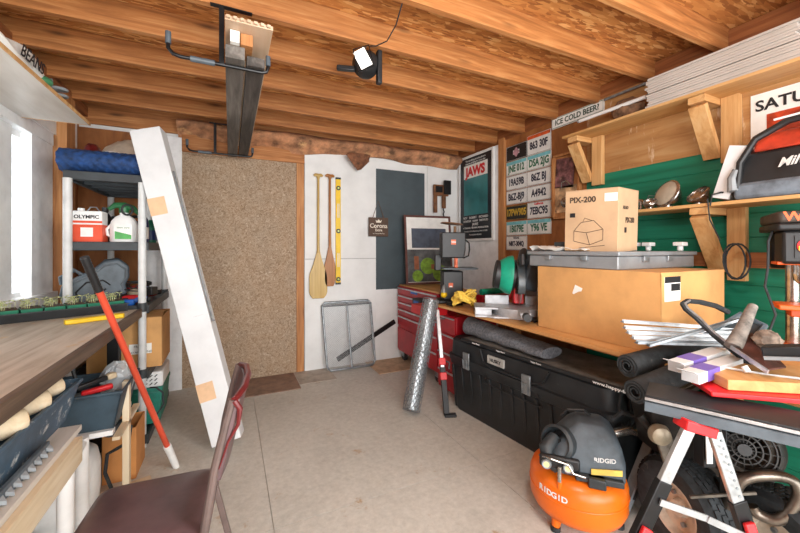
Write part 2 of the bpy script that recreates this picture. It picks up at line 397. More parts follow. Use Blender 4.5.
# left wall: stud, window, frames
b = MB(); b.b2((XL, 3.50, 0), (XL+.09, 3.66, 2.52)); struct('trim_%d' % n, b, M['stud'], .002); n += 1
b = MB(); b.b2((XL, 3.12, 2.2), (XL+.03, 3.9, 2.5)); struct('trim_%d' % n, b, M['whitew'], .002); n += 1
w = thing('window_1', None, None); w['kind'] = 'structure'
b = MB(); t = .03
b.b2((XL-.08, wy1-.01, wz0), (XL+.02, wy1+.30, wz1+.0)); b.b2((XL-.08, wy0-.12, wz0), (XL+.02, wy0+.02, wz1))
b.b2((XL-.08, wy0-.12, wz1-.03), (XL+.025, wy1+.30, wz1+.10)); b.b2((XL-.08, wy0-.12, wz0-.08), (XL+.05, wy1+.30, wz0+.02))
obj('window_frame', b, M['whitew'], w, .003)
b = MB()
b.b2((XL-.055, wy0, wz0), (XL-.035, wy0+.05, wz1)); b.b2((XL-.055, 2.60, wz0), (XL-.02, 2.67, wz1)); b.b2((XL-.06, 2.2, wz0), (XL-.01, 3.0, wz1))
b.b2((XL-.055, wy0, wz1-.07), (XL-.035, wy1, wz1)); b.b2((XL-.055, wy0, wz0), (XL-.035, wy1, wz0+.05))
obj('sash', b, M['whitep'], w, .002)
b = MB(); b.b2((XL-.048, wy0, wz0), (XL-.044, wy1, wz1)); obj('window_pane', b, M['glass'], w)
# slumped kraft paper insulation along the top of the back wall
def ins(u, v):
    x = -.45+3.2*u
    dip = .035*math.sin(11*u+1)+.02*math.sin(31*u)
    top = 2.60+.02*u; z0 = 2.405+dip*.6+.03*u
    zz = top+(z0-top)*v
    y = YB-.05-.13*math.sin(PI*min(1, v*1.1))-.02*math.sin(23*u+5*v)
    return (x, y, zz)
b = MB(); b.sheet(90, 8, ins, (0,-.012,0))
tag(obj('insulation_batt', b, M['kraft'], None, 0, 60), 'slumped brown kraft paper insulation along the top of the back wall', 'insulation')
b = MB()
p0 = YY(335,150,3.9)
b.sheet(6, 6, lambda u, v: (1.20+.26*u-.04*v*(1-u)+.0, 3.86-.04*math.sin(3*u+2*v), 2.43-.20*v*(1-abs(u-.55)*1.5)), (0,.006,0))
tag(obj('torn_paper', b, plain('torn_brown_paper', (120,78,54), .9, 0, .25, 18), None, 0, 60), 'torn brown paper flap hanging over the top of the white wall sheet', 'paper')

# ------------------------------------------------------------------ light and camera
wd = bpy.data.worlds.new('world'); bpy.context.scene.world = wd; wd.use_nodes = True
bg = wd.node_tree.nodes['Background']; bg.inputs[0].default_value = (.93, .97, 1, 1); bg.inputs[1].default_value = 3.2
def area(name, loc, rot, sx, sy, e, col):
    l = bpy.data.lights.new(name, 'AREA'); l.shape = 'RECTANGLE'; l.size = sx; l.size_y = sy; l.energy = e; l.color = col
    o = bpy.data.objects.new(name, l); C.objects.link(o); o.location = loc; o.rotation_euler = rot; return o
area('doorway_daylight', (.8, YF-.2, 1.45), (math.radians(90), 0, 0), 3.8, 2.4, 165, (1, .98, .95))
area('window_daylight', (XL-.35, 2.7, 1.7), (0, math.radians(-90), 0), 1.2, 1.5, 22, (.95, .98, 1))
l = bpy.data.lights.new('ceiling_fill', 'POINT'); l.energy = 48; l.shadow_soft_size = .12; l.color = (1, .97, .92)  # added point light that fills the room; stands for no actual bulb
o = bpy.data.objects.new('ceiling_fill', l); C.objects.link(o); o.location = (.75, .45, 2.1)
cam = bpy.data.cameras.new('camera'); cam.sensor_width = 36; cam.lens = 36*FPX/800; cam.shift_y = -(266.5-HZ)/800; cam.clip_start = .02
co = bpy.data.objects.new('camera', cam); C.objects.link(co); co.location = (0, 0, CAMH); co.rotation_euler = (PI/2, 0, -YAW)
sc = bpy.context.scene; sc.camera = co
sc.view_settings.view_transform = 'Standard'; sc.view_settings.look = 'None'; sc.view_settings.exposure = 0; sc.view_settings.gamma = 1
sc.view_settings.use_curve_mapping = False
# ================================================================== LEFT SIDE
SX0, SX1, SY0, SY1 = -.955, -.505, 2.945, 3.84       # shelving unit
# ---- old workbench
t = thing('workbench', 'long weathered grey-brown workbench under the window on the left', 'workbench', (-.86, 1.2, 0))
b = MB(); b.b2((-1.18, -.7, .925), (-.53, 2.87, .952)); obj('bench_top', b, M['oldbench'], t, .003, world=True)
b = MB(); b.b2((-.55, -.7, .900), (-.526, 2.86, .955)); obj('front_edge', b, M['oldedge'], t, .003, world=True, label='dark brown front edge board')
b = MB(); b.b2((-.80, -.7, .84), (-.76, 2.84, .925)); obj('rail', b, M['oldedge'], t, .003, world=True)
b = MB(); b.b2((-1.18, -.6, .84), (-1.14, 2.84, .925)); obj('rail', b, M['oldedge'], t, .003, world=True)
for x, y in ((-1.14, 2.78), (-1.14, .2), (-.62, -.3), (-.66, 2.80)):
    b = MB(); b.b2((x-.03, y-.03, 0), (x+.03, y+.03, .925)); obj('leg', b, M['stud'] if x < -1 else M['blackm'], t, .003, world=True)
# ---- plastic shelving unit
t = thing('shelving_unit', 'five-tier slate plastic shelving unit with light grey posts in the back left corner', 'shelves', (-.73, 3.39, 0))
for z in (.06, .505, .955, 1.385, 1.84):
    b = MB(); b.b2((SX0, SY0, z-.045), (SX1, SY0+.025, z+.012)); b.b2((SX0, SY1-.025, z-.045), (SX1, SY1, z+.012))
    b.b2((SX0, SY0+.025, z-.045), (SX0+.02, SY1-.025, z+.012)); b.b2((SX1-.02, SY0+.025, z-.045), (SX1, SY1-.025, z+.012))
    b.b2((SX0+.02, SY0+.025, z-.008), (SX1-.02, SY1-.025, z))
    for k in range(5): y = SY0+.12+.16*k; b.b2((SX0+.02, y, z-.035), (SX1-.02, y+.012, z-.008))
    obj('shelf', b, M['slate'], t, .004, world=True)
for x in (SX0+.026, SX1-.035):
    for y in (SY0-.005, SY1+.005):
        b = MB(); b.cyl((x, y, 0), (x, y, 1.80), .0235, 16); pp = obj('post', b, M['lightgrey'], t, world=True)
        for z in (.06, .505, .955):
            b = MB(); b.lathe([(.024,-.03),(.030,-.03),(.030,.03),(.024,.03)], (x, y, z), seg=16)
            obj('collar', b, M['slate'], pp, world=True)
# things on the shelves, tier 2 (z 1.385)
zt = 1.386
t = thing('stain_can', 'white and red rectangular deck stain can beside the white jug', 'can', (-.845, 3.05, zt), -.06)
b = MB(); b.b2((-.078, -.05, .002), (.078, .05, .215)); obj('can_body', b, M['whitep'], t, .006)
b = MB(); b.b2((-.0785, -.052, .012), (.0785, -.0495, .125)); b.b2((.0775, -.05, .012), (.0795, .05, .125)); lb = obj('label_panel', b, M['redp'], t, label='red-orange lower panel')
M['redorange'] = plain('label_red_orange', (222,82,50), .45, 0, .04, 10); lb.data.materials[0] = M['redorange']
b = MB(); b.b2((-.035, -.054, .045), (.03, -.0515, .105)); obj('caption_block', b, M['paper'], lb)
b = MB(); b.b2((-.0785, -.0522, .135), (.0785, -.0497, .15)); obj('stripe', b, M['redorange'], t)
text('lettering', 'OLYMPIC', .032, M['ink'], t, (-.005, -.0515, .175), (1,0,0), (0,0,1), bold=.001)
b = MB(); b.cyl((-.05, 0, .215), (-.05, 0, .235), .018, 14); obj('cap', b, M['whitep'], t)
b = MB(); b.tube([(-.02,0,.215),(0,0,.245),(.03,0,.245),(.05,0,.215)], .004, 6); obj('handle', b, M['steel'], t)
t = thing('spray_jug', 'white garden chemical jug with green hose-end sprayer on the second shelf', 'jug', (-.665, 3.06, zt), .1)
b = MB(); b.lathe([(.0,.002),(.072,.002),(.08,.02),(.08,.12),(.072,.155),(.05,.185),(.026,.2),(.024,.225),(0,.225)], sc=(1,.6), seg=24); obj('jug_body', b, M['whitep'], t)
b = MB(); b.b2((-.05,-.052,.03),(.05,-.047,.13)); lb = obj('label_panel', b, M['paper'], t)
b = MB(); b.b2((-.045,-.055,.032),(.045,-.0525,.06)); b.poly([(-.045,-.055,.06),(.045,-.055,.06),(-.045,-.055,.085)], (0,.003,0)); obj('label_stripe', b, plain('leaf_green_print', (66,160,72), .5), lb)
text('lettering', 'lawn care', .018, plain('green_ink', (40,110,50), .5), lb, (0,-.053,.11), (1,0,0), (0,0,1))
b = MB(); b.cyl((0,0,.215),(0,0,.25),.03,16); b.tube([(-.085,0,.235),(-.05,0,.265),(0,0,.265),(.05,0,.25),(.085,-.01,.21)], [.012,.02,.024,.02,.013], 10); obj('sprayer_head', b, plain('sprayer_green', (26,92,52), .45), t)
b = MB(); b.tube([(.03*math.cos(a)+.02, -.03, .235+.035*math.sin(a)) for a in [2*PI*k/16 for k in range(16)]], .007, 8, True); obj('nozzle_ring', b, M['black'], t)
b = MB(); b.cyl((.092,0,.185),(.092,0,.215),.017,14); obj('cap', b, M['whitep'], t)
b = MB(); b.tube([(-.07,0,.13),(-.095,0,.10),(-.09,0,.06),(-.075,0,.05)], .009, 8); obj('handle', b, M['whitep'], t)
def bottle(name, lab, cat, loc, r, h, m, cap, lbm=None, group=None):
    t = thing(name, lab, cat, loc, 0, group)
    b = MB(); b.lathe([(0,0),(r,0),(r,h*.62),(r*.85,h*.74),(r*.38,h*.84),(r*.38,h*.9),(0,h*.9)], seg=20); bo = obj('bottle_body', b, m, t)
    b = MB(); b.cyl((0,0,h*.88),(0,0,h),r*.45,14); obj('cap', b, cap, t)
    if lbm:
        b = MB(); b.lathe([(r*1.01,h*.15),(r*1.015,h*.15),(r*1.015,h*.5),(r*1.01,h*.5)], seg=20); obj('label_band', b, lbm, bo)
    return t
M['navy'] = plain('navy_plastic', (26,44,104), .4, 0, .08, 10)
bottle('bottle', 'navy blue bottle with yellow cap on the second shelf beside the front right post', 'bottle', (-.565, 3.12, zt), .032, .24, M['navy'], M['yellow'], M['paper'])
bottle('bottle', 'short green bottle with navy label behind the front right post', 'bottle', (-.545, 3.26, zt), .036, .21, M['tgreen'], M['whitep'], M['navy'])
bottle('bottle', 'slim white bottle with black cap near the right edge of the second shelf', 'bottle', (-.545, 3.44, zt), .034, .2, M['whitep'], M['black'], M['bluep'])
bottle('bottle', 'dark blue bottle with white cap furthest back on the right of the second shelf', 'bottle', (-.545, 3.60, zt), .036, .19, M['navy'], M['whitep'], M['paper'])
bottle('bottle', 'black bottle standing in the dark behind the stain can', 'bottle', (-.83, 3.30, zt), .045, .27, M['black'], M['black'], None)
t = thing('hose_coil', 'dark coiled hose lying behind the bottles on the second shelf', 'hose', (-.70, 3.45, zt))
b = MB(); b.tube([((.12+.015*math.sin(k*.7))*math.cos(k*.35), (.13)*math.sin(k*.35), .02+.0028*k) for k in range(70)], .011, 8); obj('coil', b, M['rubber'], t)
# tier 3 (z .955)
zt = .957
t = thing('tool_case', 'grey moulded power tool case lying tilted on the middle shelf', 'case', (-.79, 3.17, zt+.032), 0, rot=(math.radians(4), math.radians(-24), math.radians(14))); t.scale = (1.06, 1, 1.22)
out = [(-.19,0),(-.19,.12),(-.15,.17),(.03,.19),(.10,.215),(.17,.20),(.20,.14),(.17,.08),(.13,.05),(.12,0)]
b = MB(); b.poly([(x,-.06,z) for x, z in out], (0,.12,0)); obj('case_body', b, M['darkgrey'], t, .012)
b = MB(); b.tube([(x*.86+.0,-.062,z*.8+.02) for x, z in out], .006, 6, True); obj('rim', b, plain('mid_grey_plastic', (92,100,106), .5), t)
b = MB(); b.tube([(-.12,-.063,.05),(-.11,-.063,.11),(-.04,-.063,.14),(.04,-.063,.12),(.06,-.063,.08)], .005, 6); b.tube([(-.04,-.063,.04),(-.03,-.063,.07),(.0,-.063,.06),(.03,-.063,.07)], .005, 6); obj('moulded_groove', b, M['black'], t)
b = MB(); b.tube([(-.15,0,.17),(-.14,0,.205),(-.06,0,.22),(-.04,0,.18)], .012, 8); obj('handle', b, M['darkgrey'], t)
for x in (-.13, .07):
    b = MB(); b.b2((x-.02,-.068,.005),(x+.02,-.058,.03)); obj('latch', b, M['black'], t, .003)
def clutter_drill(loc, rz, lab, col, grp=None):
    t = thing('cordless_drill', lab, 'drill', loc, rz)
    b = MB(); b.lathe([(0,-.09),(.026,-.085),(.032,-.05),(.032,.03),(.024,.05),(0,.05)], (0,0,.035), (1,0,0), 16); obj('motor_housing', b, col, t)
    b = MB(); b.lathe([(.02,.05),(.018,.08),(.008,.09),(0,.09)], (0,0,.035), (1,0,0), 14); obj('chuck', b, M['black'], t)
    b = MB(); b.beam((-.05,0,.035), (-.07,-.10,.03), .036, .032); obj('grip', b, M['black'], t, .008)
    b = MB(); b.b2((-.115,-.145,.0),(-.04,-.095,.06)); obj('battery', b, M['black'], t, .006)
    return t
clutter_drill((-.60, 3.10, zt+.0), -.3, 'red and black cordless drill on the middle shelf beside the front right post', M['redp'])
clutter_drill((-.615, 3.32, zt+.05), 1.2, 'blue cordless drill low on the middle shelf at right', M['bluep'])
clutter_drill((-.60, 3.52, zt+.0), .4, 'dark red power drill at the back of the middle shelf', M['red'])
t = thing('glue_tub', 'small cream tub beside the tools on the middle shelf', 'tub', (-.64, 3.26, zt+.01)); b = MB(); b.lathe([(0,0),(.045,0),(.052,.09),(0,.09)], seg=18); obj('tub_body', b, M['palewood_z'], t); b = MB(); b.cyl((0,0,.09),(0,0,.105),.055,18); obj('lid', b, M['redp'], t)
t = thing('spray_bottle', 'blue trigger tool lying at the front of the middle shelf', 'tool', (-.655, 3.03, zt)); b = MB(); b.b2((-.09,-.03,0),(.06,.03,.045)); obj('tool_body', b, M['bluep'], t, .012); b = MB(); b.beam((.05,0,.03),(.12,.02,.06),.03,.03); obj('grip', b, M['bluep'], t, .008)
t = thing('wire_coil', 'black cable loops piled on the tools of the middle shelf', 'cable', (-.62, 3.2, zt+.10)); b = MB(); b.tube([((.07+.02*math.sin(k*1.3))*math.cos(k*.42), .09*math.sin(k*.42), .02+.03*math.sin(k*.3)) for k in range(60)], .005, 6); obj('coil', b, M['black'], t)
# top tier
zt = 1.853
def quilt(u, v):
    a = 2*PI*v; r = 1+.05*math.cos(u*60)*math.cos(a*9)
    return (-.99+.47*u, 3.06+.125*math.cos(a)*r*(1-.12*abs(u-.5)), zt+.078+.078*math.sin(a)*r)
b = MB(); b.sheet(60, 40, quilt); 
for u in (0, 1):
    for r0 in (1.0,):
        pts = [quilt(u, k/40) for k in range(40)]; b.add(pts, [tuple(range(40))])
t = thing('quilted_roll', 'rolled navy blue quilted moving pad on top of the shelving unit', 'blanket', (-.75, 3.06, zt)); obj('rolled_pad', b, M['blue'], t, 0, 60, world=True)
b = MB(); b.tube([(-.52+.003*k/10, 3.06+(.02+.0016*k)*math.cos(k*.45), zt+.08+(.015+.001*k)*math.sin(k*.45)) for k in range(40)], .006, 6); obj('fold_edge', b, plain('navy_binding', (16,38,78), .7), t, world=True)
t = thing('cushion', 'cream cushion bulging behind the blue roll on top of the shelves', 'cushion', (-.68, 3.5, zt))
b = MB(); b.ball((0,0,.17), (.24,.2,.19), 24, 12); b.bm.verts.ensure_lookup_table()
for v in b.bm.verts: v.co += Vector((0,0,.012*math.sin(v.co.x*40)*math.cos(v.co.y*30)))
obj('cushion_body', b, plain('cream_cloth', (206,190,170), .9, 0, .08, 9), t)
b = MB(); b.tube([(.24*math.cos(a), .2*math.sin(a), .19+.03*math.sin(2*a)) for a in [2*PI*k/30 for k in range(30)]], .012, 8, True); obj('white_binding', b, M['whitep'], t)
t = thing('cloth_bundle', 'small dark red cloth bundle beside the cream cushion', 'cloth', (-.90, 3.30, zt)); b = MB(); b.ball((0,0,.13), (.055,.12,.135), 14, 8); b.jit(.005); obj('bundle', b, M['maroon'], t)
# tier 4 and floor: cartons and bin
def carton(name, lab, x0, y0, z0, x1, y1, z1, m=None, rz=0, flaps=True):
    t = thing(name, lab, 'box', ((x0+x1)/2, (y0+y1)/2, z0), rz); X, Y, Z = (x1-x0)/2, (y1-y0)/2, z1-z0; m = m or M['card']
    b = MB(); w = .006
    b.b2((-X,-Y,0),(X,-Y+w,Z)); b.b2((-X,Y-w,0),(X,Y,Z)); b.b2((-X,-Y+w,0),(-X+w,Y-w,Z)); b.b2((X-w,-Y+w,0),(X,Y-w,Z)); b.b2((-X+w,-Y+w,0),(X-w,Y-w,w)); obj('carton_body', b, m, t, .002)
    if flaps:
        b = MB(); b.poly([(-X,-Y,Z),(X,-Y,Z),(X-.01,-.01,Z+.012),(-X+.01,-.01,Z+.012)], (0,0,.004)); obj('flap', b, m, t)
        b = MB(); b.poly([(-X,Y,Z),(X,Y,Z),(X-.01,.01,Z+.014),(-X+.01,.01,Z+.014)], (0,0,.004)); obj('flap', b, m, t)
    return t
t = carton('cardboard_box', 'open-topped tan cardboard box with white address label on the fourth shelf', -.86, 3.02, .519, -.44, 3.40, .865)
b = MB(); b.b2((.02,-.1925,.10),(.15,-.1905,.17)); lb = obj('address_label', b, M['paper'], t)
for k, s in enumerate(('FRAGILE', 'to', 'DO NOT BEND')): text('lettering', s, .02, M['ink'], lb, (.085,-.193,.152-.02*k), (1,0,0), (0,0,1))
t = carton('cardboard_box', 'brown cardboard box standing at the left behind the labelled one', -1.05, 3.0, .0, -.98, 3.45, .90, M['card2'])
t = thing('storage_bin', 'teal storage bin with white lid at the bottom of the shelving unit', 'bin', (-.60, 3.28, .075))
b = MB(); b.poly([(-.13,-.16,0),(.13,-.16,0),(.15,-.18,.24),(-.15,-.18,.24)], (0,.36,0)); obj('bin_body', b, plain('teal_bin', (34,120,104), .5), t, .008)
b = MB(); b.b2((-.155,-.185,.24),(.155,.185,.27)); obj('lid', b, plain('teal_bin', (34,120,104), .5), t, .006)
t = thing('power_strip_case', 'white slotted plastic crate full of cables on top of the teal bin', 'crate', (-.585, 3.26, .347))
b = MB(); b.b2((-.13,-.16,0),(.14,.16,.11)); obj('crate_body', b, M['whitep'], t, .01)
b = MB()
for i in range(4):
    for j in range(3): b.beam((.0+.03*i, -.162, .02+.028*j), (.016+.03*i, -.162, .034+.028*j), .006, .006)
obj('slots', b, M['ink'], t)
# ---- seed trays
t = thing('seed_tray', 'long black seedling tray on the workbench beneath the window', 'tray', (-.93, 2.745, .953), math.atan2(.24, .5))
L = .33
b = MB(); b.b2((-L,-.075,0),(L,.075,.004)); b.poly([(-L,-.075,0),(L,-.075,0),(L,-.085,.05),(-L,-.085,.05)], (0,.006,0)); b.poly([(-L,.07,0),(L,.07,0),(L,.08,.05),(-L,.08,.05)], (0,.006,0)); b.b2((-L-.004,-.08,0),(-L,.08,.05)); b.b2((L,-.08,0),(L+.004,.08,.05))
b.b2((-L-.01,-.095,.046),(L+.01,-.082,.051))
obj('tray_body', b, M['blackdusty'], t)
ca, sa = math.cos(math.atan2(.24,.5)), math.sin(math.atan2(.24,.5))
pot0 = None
for k in range(7):
    lx = -L+.05+.093*k
    loc = (-.93+lx*ca, 2.745+lx*sa, .958)
    if pot0 is None:
        pot0 = thing('seedling_pot', 'green six-cell seedling pot with pale sprouts standing in the black tray', 'plant pot', loc, math.atan2(.24,.5), 'green seedling pots in the black tray')
        b = MB(); b.poly([(-.038,-.06,0),(.038,-.06,0),(.044,-.068,.062),(-.044,-.068,.062)], (0,.13,0)); obj('pot', b, M['tgreen'], pot0, .003)
        b = MB(); b.b2((-.04,-.062,.058),(.04,.06,.066)); obj('soil', b, M['soil'], pot0)
        b = MB()
        for q in range(16):
            x, y = random.uniform(-.038,.038), random.uniform(-.06,.06); h = random.uniform(.012,.045)
            b.beam((x,y,.062),(x+.003,y,.062+h),.0015,.0015)
            for a in (0, 2.1, 4.2):
                a += random.random(); d = Vector((math.cos(a), math.sin(a), .5))*random.uniform(.012,.022); p = Vector((x,y,.062+h))
                s = Vector((-d.y, d.x, 0))*.45; b.add([p, p+d*.5+s, p+d, p+d*.5-s], [(0,1,2,3)])
        tag(obj('sprouts', b, M['leaf'], pot0, 0, 0), kind='stuff')
    else:
        c = copytree(pot0); c.location = loc
t = thing('garden_trowel', 'yellow flat hand tool lying on the workbench in front of the tray', 'hand tool', (-.68, 2.50, .953), .50); t.scale = (.75, 1.5, 1.5)
b = MB(); b.poly([(-.16,-.012,0),(-.10,-.02,0),(.0,-.014,0),(.17,-.020,0),(.19,0,0),(.17,.020,0),(.0,.014,0),(-.10,.02,0),(-.16,.012,0)], (0,0,.016)); obj('handle', b, M['yellow'], t, .003)
# ---- red pole
P0, P1 = Vector((-.300, 2.585, .0)), Vector((-.572, 1.985, 1.315))
dd = (P1-P0)
t = thing('long_handled_tool', 'orange-red pole with black ribbed grip and white tip leaning on the workbench', 'pole', P0)
b = MB(); b.tube([P0+dd*.13, P0+dd*.94], .0150, 14); obj('shaft', b, M['redpole'], t, world=True)
b = MB(); n_ = 26; b.tube([P0+dd*(.88+.12*k/n_) for k in range(n_+1)], [.0160+(.0018 if k % 2 else 0) for k in range(n_+1)], 14); obj('grip', b, M['black'], t, world=True)
b = MB(); b.tube([P0, P0+dd*.02, P0+dd*.14], [.017,.019,.021], 14); obj('tip', b, M['whitep'], t, world=True)
# ---- long white carton leaning on the shelves
A = Vector((-.010, 2.68, .0)); B_ = Vector((-.520, 2.985, 2.13))
d = (B_-A).normalized(); e1 = Vector((math.cos(-.2), math.sin(-.2), 0)); e1 = (e1-d*e1.dot(d)).normalized(); e2 = e1.cross(d).normalized()
Lb = (B_-A).length
t = thing('long_carton', 'tall white shipping carton leaning against the shelving unit', 'box', A)
lift = .062
b = MB(); b.poly([A+Vector((0,0,lift))-e1*.092+e2*.06, A+Vector((0,0,lift))+e1*.092+e2*.06, A+Vector((0,0,lift))+e1*.092-e2*.06, A+Vector((0,0,lift))-e1*.092-e2*.06], d*(Lb-.03)); obj('carton_body', b, M['whitebox'], t, .003, world=True)
sgn = -1 if e2.y > 0 else 1
def onface(u, v, off=.061): return A+Vector((0,0,lift))+d*v+e1*u+e2*(off*sgn)
for v in (.30, 1.58):
    b = MB(); p = onface(-.005 if v < 1 else .0, v); b.poly([onface(-.0925, v), onface(.01, v), onface(.012, v+.12), onface(-.0925, v+.12)], e2*(sgn*.0015)); obj('tape_patch', b, M['tape'], t, world=True)
b = MB(); b.beam(onface(.0,.86), onface(.06,.86), .001, .007, e2); obj('printed_line', b, plain('faint_grey_print', (176,178,180), .7), t, world=True)
b = MB(); b.tube([onface(.103,.8,.05), onface(.103,1.86,.05)], .006, 8); b.tube([onface(.103,.8,.05), onface(.108,.8,.02)], .004, 6); obj('cord_tube', b, M['steel'], t, world=True)
# ---- chair
t = thing('dining_chair', 'dark brown vinyl padded chair in the left foreground seen from its side', 'chair', (-.25, 1.46, 0), math.radians(-4))
W, D = .20, .205
def seat(u, v):
    a = 2*PI*v; sx, sy = abs(math.cos(a))**.22*(1 if math.cos(a) >= 0 else -1), abs(math.sin(a))**.22*(1 if math.sin(a) >= 0 else -1)
    prof = [(0,.475),(.5,.474),(.85,.468),(.96,.458),(1,.44),(.99,.425),(.97,.415),(0,.415)]
    r, z = prof[min(7, int(round(u*7)))]
    return (sx*r*W*(1+.0), sy*r*D, z)
b = MB(); b.sheet(7, 48, seat); obj('seat', b, M['brownvinyl'], t, 0, 60)
b = MB()
b.tube([(-.185,-.18,.405),(.185,-.18,.405),(.185,.18,.405),(-.185,.18,.405)], .011, 8, True); obj('seat_frame', b, M['browntube'], t)
for y in (-.185, .185):
    b = MB(); b.beam((-.175,y,.41),(-.195,y*1.03,0),.022,.022); lg = obj('leg', b, M['browntube'], t, .003)
    b = MB(); b.beam((.175,y,.42),(.27,y*1.03,.0),.022,.022); obj('leg', b, M['browntube'], t, .003)
    b = MB(); b.tube([(.180,y,.36),(.192,y,.48),(.220,y,.66),(.252,y,.80),(.270,y,.87)], .0135, 10); obj('back_post', b, M['browntube'], t)
def back(u, v):
    z = .62+.25*u; c = .216+(.058)*(u)-.0+.02*math.cos(PI*(v-.5)); return (c+.0, -.19+.38*v, z)
b = MB(); b.sheet(8, 12, back, (-.02,0,0)); obj('backrest', b, M['brownvinyl'], t, .004)
b = MB(); b.tube([(.276-.0,-.19,.868),(.302,-.12,.880),(.312,0,.884),(.302,.12,.880),(.276,.19,.868)], .011, 8)
for y in (-.193, .193): b.tube([(.276,y,.868),(.292,y,.84),(.287,y,.79),(.258,y,.74),(.232,y,.66)], [.009,.009,.006,.004,.002], 8)
obj('backrest_trim', b, M['maroon'], t, label='glossy maroon edge trim')
# ---- bins and things under the bench
def tub(name, lab, x0, y0, z0, x1, y1, z1, m, rz=0):
    t = thing(name, lab, 'bin', ((x0+x1)/2, (y0+y1)/2, z0), rz); X, Y, Z = (x1-x0)/2, (y1-y0)/2, z1-z0; k = .86; w = .006
    b = MB()
    for sx, sy in ((1,0),(-1,0),(0,1),(0,-1)):
        if sx: b.poly([(sx*X*k,-Y*k,0),(sx*X*k,Y*k,0),(sx*X,Y,Z),(sx*X,-Y,Z)], (-sx*w,0,0))
        else: b.poly([(-X*k,sy*Y*k,0),(X*k,sy*Y*k,0),(X,sy*Y,Z),(-X,sy*Y,Z)], (0,-sy*w,0))
    b.b2((-X*k,-Y*k,0),(X*k,Y*k,w)); obj('tub_body', b, m, t)
    b = MB(); b.tube([(-X,-Y,Z),(X,-Y,Z),(X,Y,Z),(-X,Y,Z)], .009, 8, True); obj('rim', b, m, t)
    return t
# white pipe stand with pine boards
t = thing('pipe_stand', 'white pipe-legged low stand with pale pine boards under the workbench', 'stand', (-.8, 1.5, 0))
for x, y in ((-.575,1.80),(-.615,2.10),(-1.1,1.8),(-1.1,.3),(-.575,.3)):
    b = MB(); b.cyl((x,y,0),(x,y,.555 if y < 2 else .485),.027,16); obj('leg', b, M['whitep'], t, world=True)
b = MB(); b.tube([(-.575,1.80,.50),(-.615,2.10,.46)], .022, 12); obj('cross_pipe', b, M['whitep'], t, world=True)
b = MB(); b.b2((-.575,.2,.50),(-.535,1.84,.60)); obj('front_board', b, M['palewood'], t, .003, world=True)
b = MB(); b.b2((-1.15,.2,.602),(-.555,1.90,.624)); obj('shelf_board', b, M['whiteboard'], t, .002, world=True)
b = MB(); b.b2((-.98,2.14,.455),(-.51,2.18,.478)); obj('bin_rail', b, M['whitep'], t, world=True)
b = MB(); b.b2((-.98,2.46,.455),(-.51,2.50,.478)); obj('bin_rail', b, M['whitep'], t, world=True)
b = MB(); b.b2((-1.0,2.50,0),(-.96,2.54,.455)); obj('leg', b, M['palewood_z'], t, world=True)
b = MB(); b.b2((-.505,2.28,0),(-.475,2.32,.66)); obj('upright', b, M['palewood_z'], t, .002, world=True)
b = MB(); b.b2((-.505,2.11,.44),(-.475,2.52,.456)); obj('side_rail', b, M['palewood'], t, world=True)
tub('storage_tub', 'long blue-grey paint-smeared tub holding turned wooden posts under the workbench', -.98, 1.0, .626, -.60, 2.04, .768, M['binblue'])
for k, (x, y, ln, rr) in enumerate(((-.615,1.90,.38,.040),(-.605,1.75,.38,.043),(-.600,1.575,.38,.045))):
    lab = ('turned wooden post end nearest the far end of the blue-grey tub', 'middle turned wooden post lying in the blue-grey tub', 'nearest turned wooden post lying in the blue-grey tub')[k]
    t = thing('turned_post', lab, 'wooden post', (x, y, .80), 0)
    p, q = Vector((.0,.0,.0)), Vector((-.80,-.52,-.10)); dd_ = (q-p).normalized(); L_ = ln
    b = MB(); b.lathe([(0,0),(rr*.62,0),(rr*.72,.006),(rr*.86,.02),(rr,.09),(rr*1.08,.18),(rr,.3),(rr*.9,.38),(0,.38)], p, dd_, 24); ob = obj('post_body', b, M['palewood'], t, 0, 50)
    b = MB(); b.lathe([(0,-.003),(rr*.40,-.003),(rr*.44,0)], p, dd_, 20); obj('end_grain', b, M['pine'], ob)
t = thing('toothed_strip', 'grey plastic toothed strip lying along the pale stand boards', 'strip', (-.585, 1.42, .625))
b = MB(); b.b2((-.015,-.35,0),(.0,.28,.036)); obj('strip_back', b, M['darkgrey'], t, .003)
b = MB()
for k in range(15): y = -.34+.042*k; b.poly([(0,y,.012),(0,y+.03,.012),(.014,y+.015,.0)], (0,0,.012))
obj('teeth', b, M['grey'], t)
tb = tub('storage_tub', 'dark blue-grey open tub of hand tools beyond the workbench end', -1.0, 2.14, .479, -.475, 2.50, .655, M['bindark'])
t = thing('scraper', 'red-handled scraper sticking out of the dark tub', 'hand tool', (-.60, 2.22, .60), .2)
b = MB(); b.beam((-.05,0,.05),(.07,.01,.062),.032,.026); obj('handle', b, M['redp'], t, .008)
b = MB(); b.beam((-.05,0,.05),(-.13,-.01,.045),.05,.004); obj('blade', b, M['steel'], t)
t = thing('pliers', 'black and tan handled tool lying in the dark tub', 'hand tool', (-.60, 2.30, .60), .7)
b = MB(); b.beam((-.1,0,.07),(.03,0,.085),.028,.024); obj('handle', b, M['black'], t, .006); b = MB(); b.beam((.03,0,.085),(.07,0,.088),.034,.03); obj('handle_end', b, M['palewood'], t, .006)
t = thing('plastic_bag', 'crumpled clear plastic bag in the dark tub', 'bag', (-.55, 2.40, .55))
b = MB(); b.ball((0,0,.09), (.075,.06,.1), 18, 12); b.jit(.009); obj('bag', b, glassm('clear_bag', (214,220,224), .55), t, 0, 0)
t = thing('paint_brush', 'black handled brush standing up in the dark tub', 'brush', (-.68, 2.36, .50)); b = MB(); b.beam((0,0,.02),(-.04,-.02,.24),.03,.014); obj('handle', b, M['black'], t, .004); b = MB(); b.beam((-.04,-.02,.24),(-.055,-.025,.29),.05,.018); obj('bristles', b, M['darkgrey'], t)
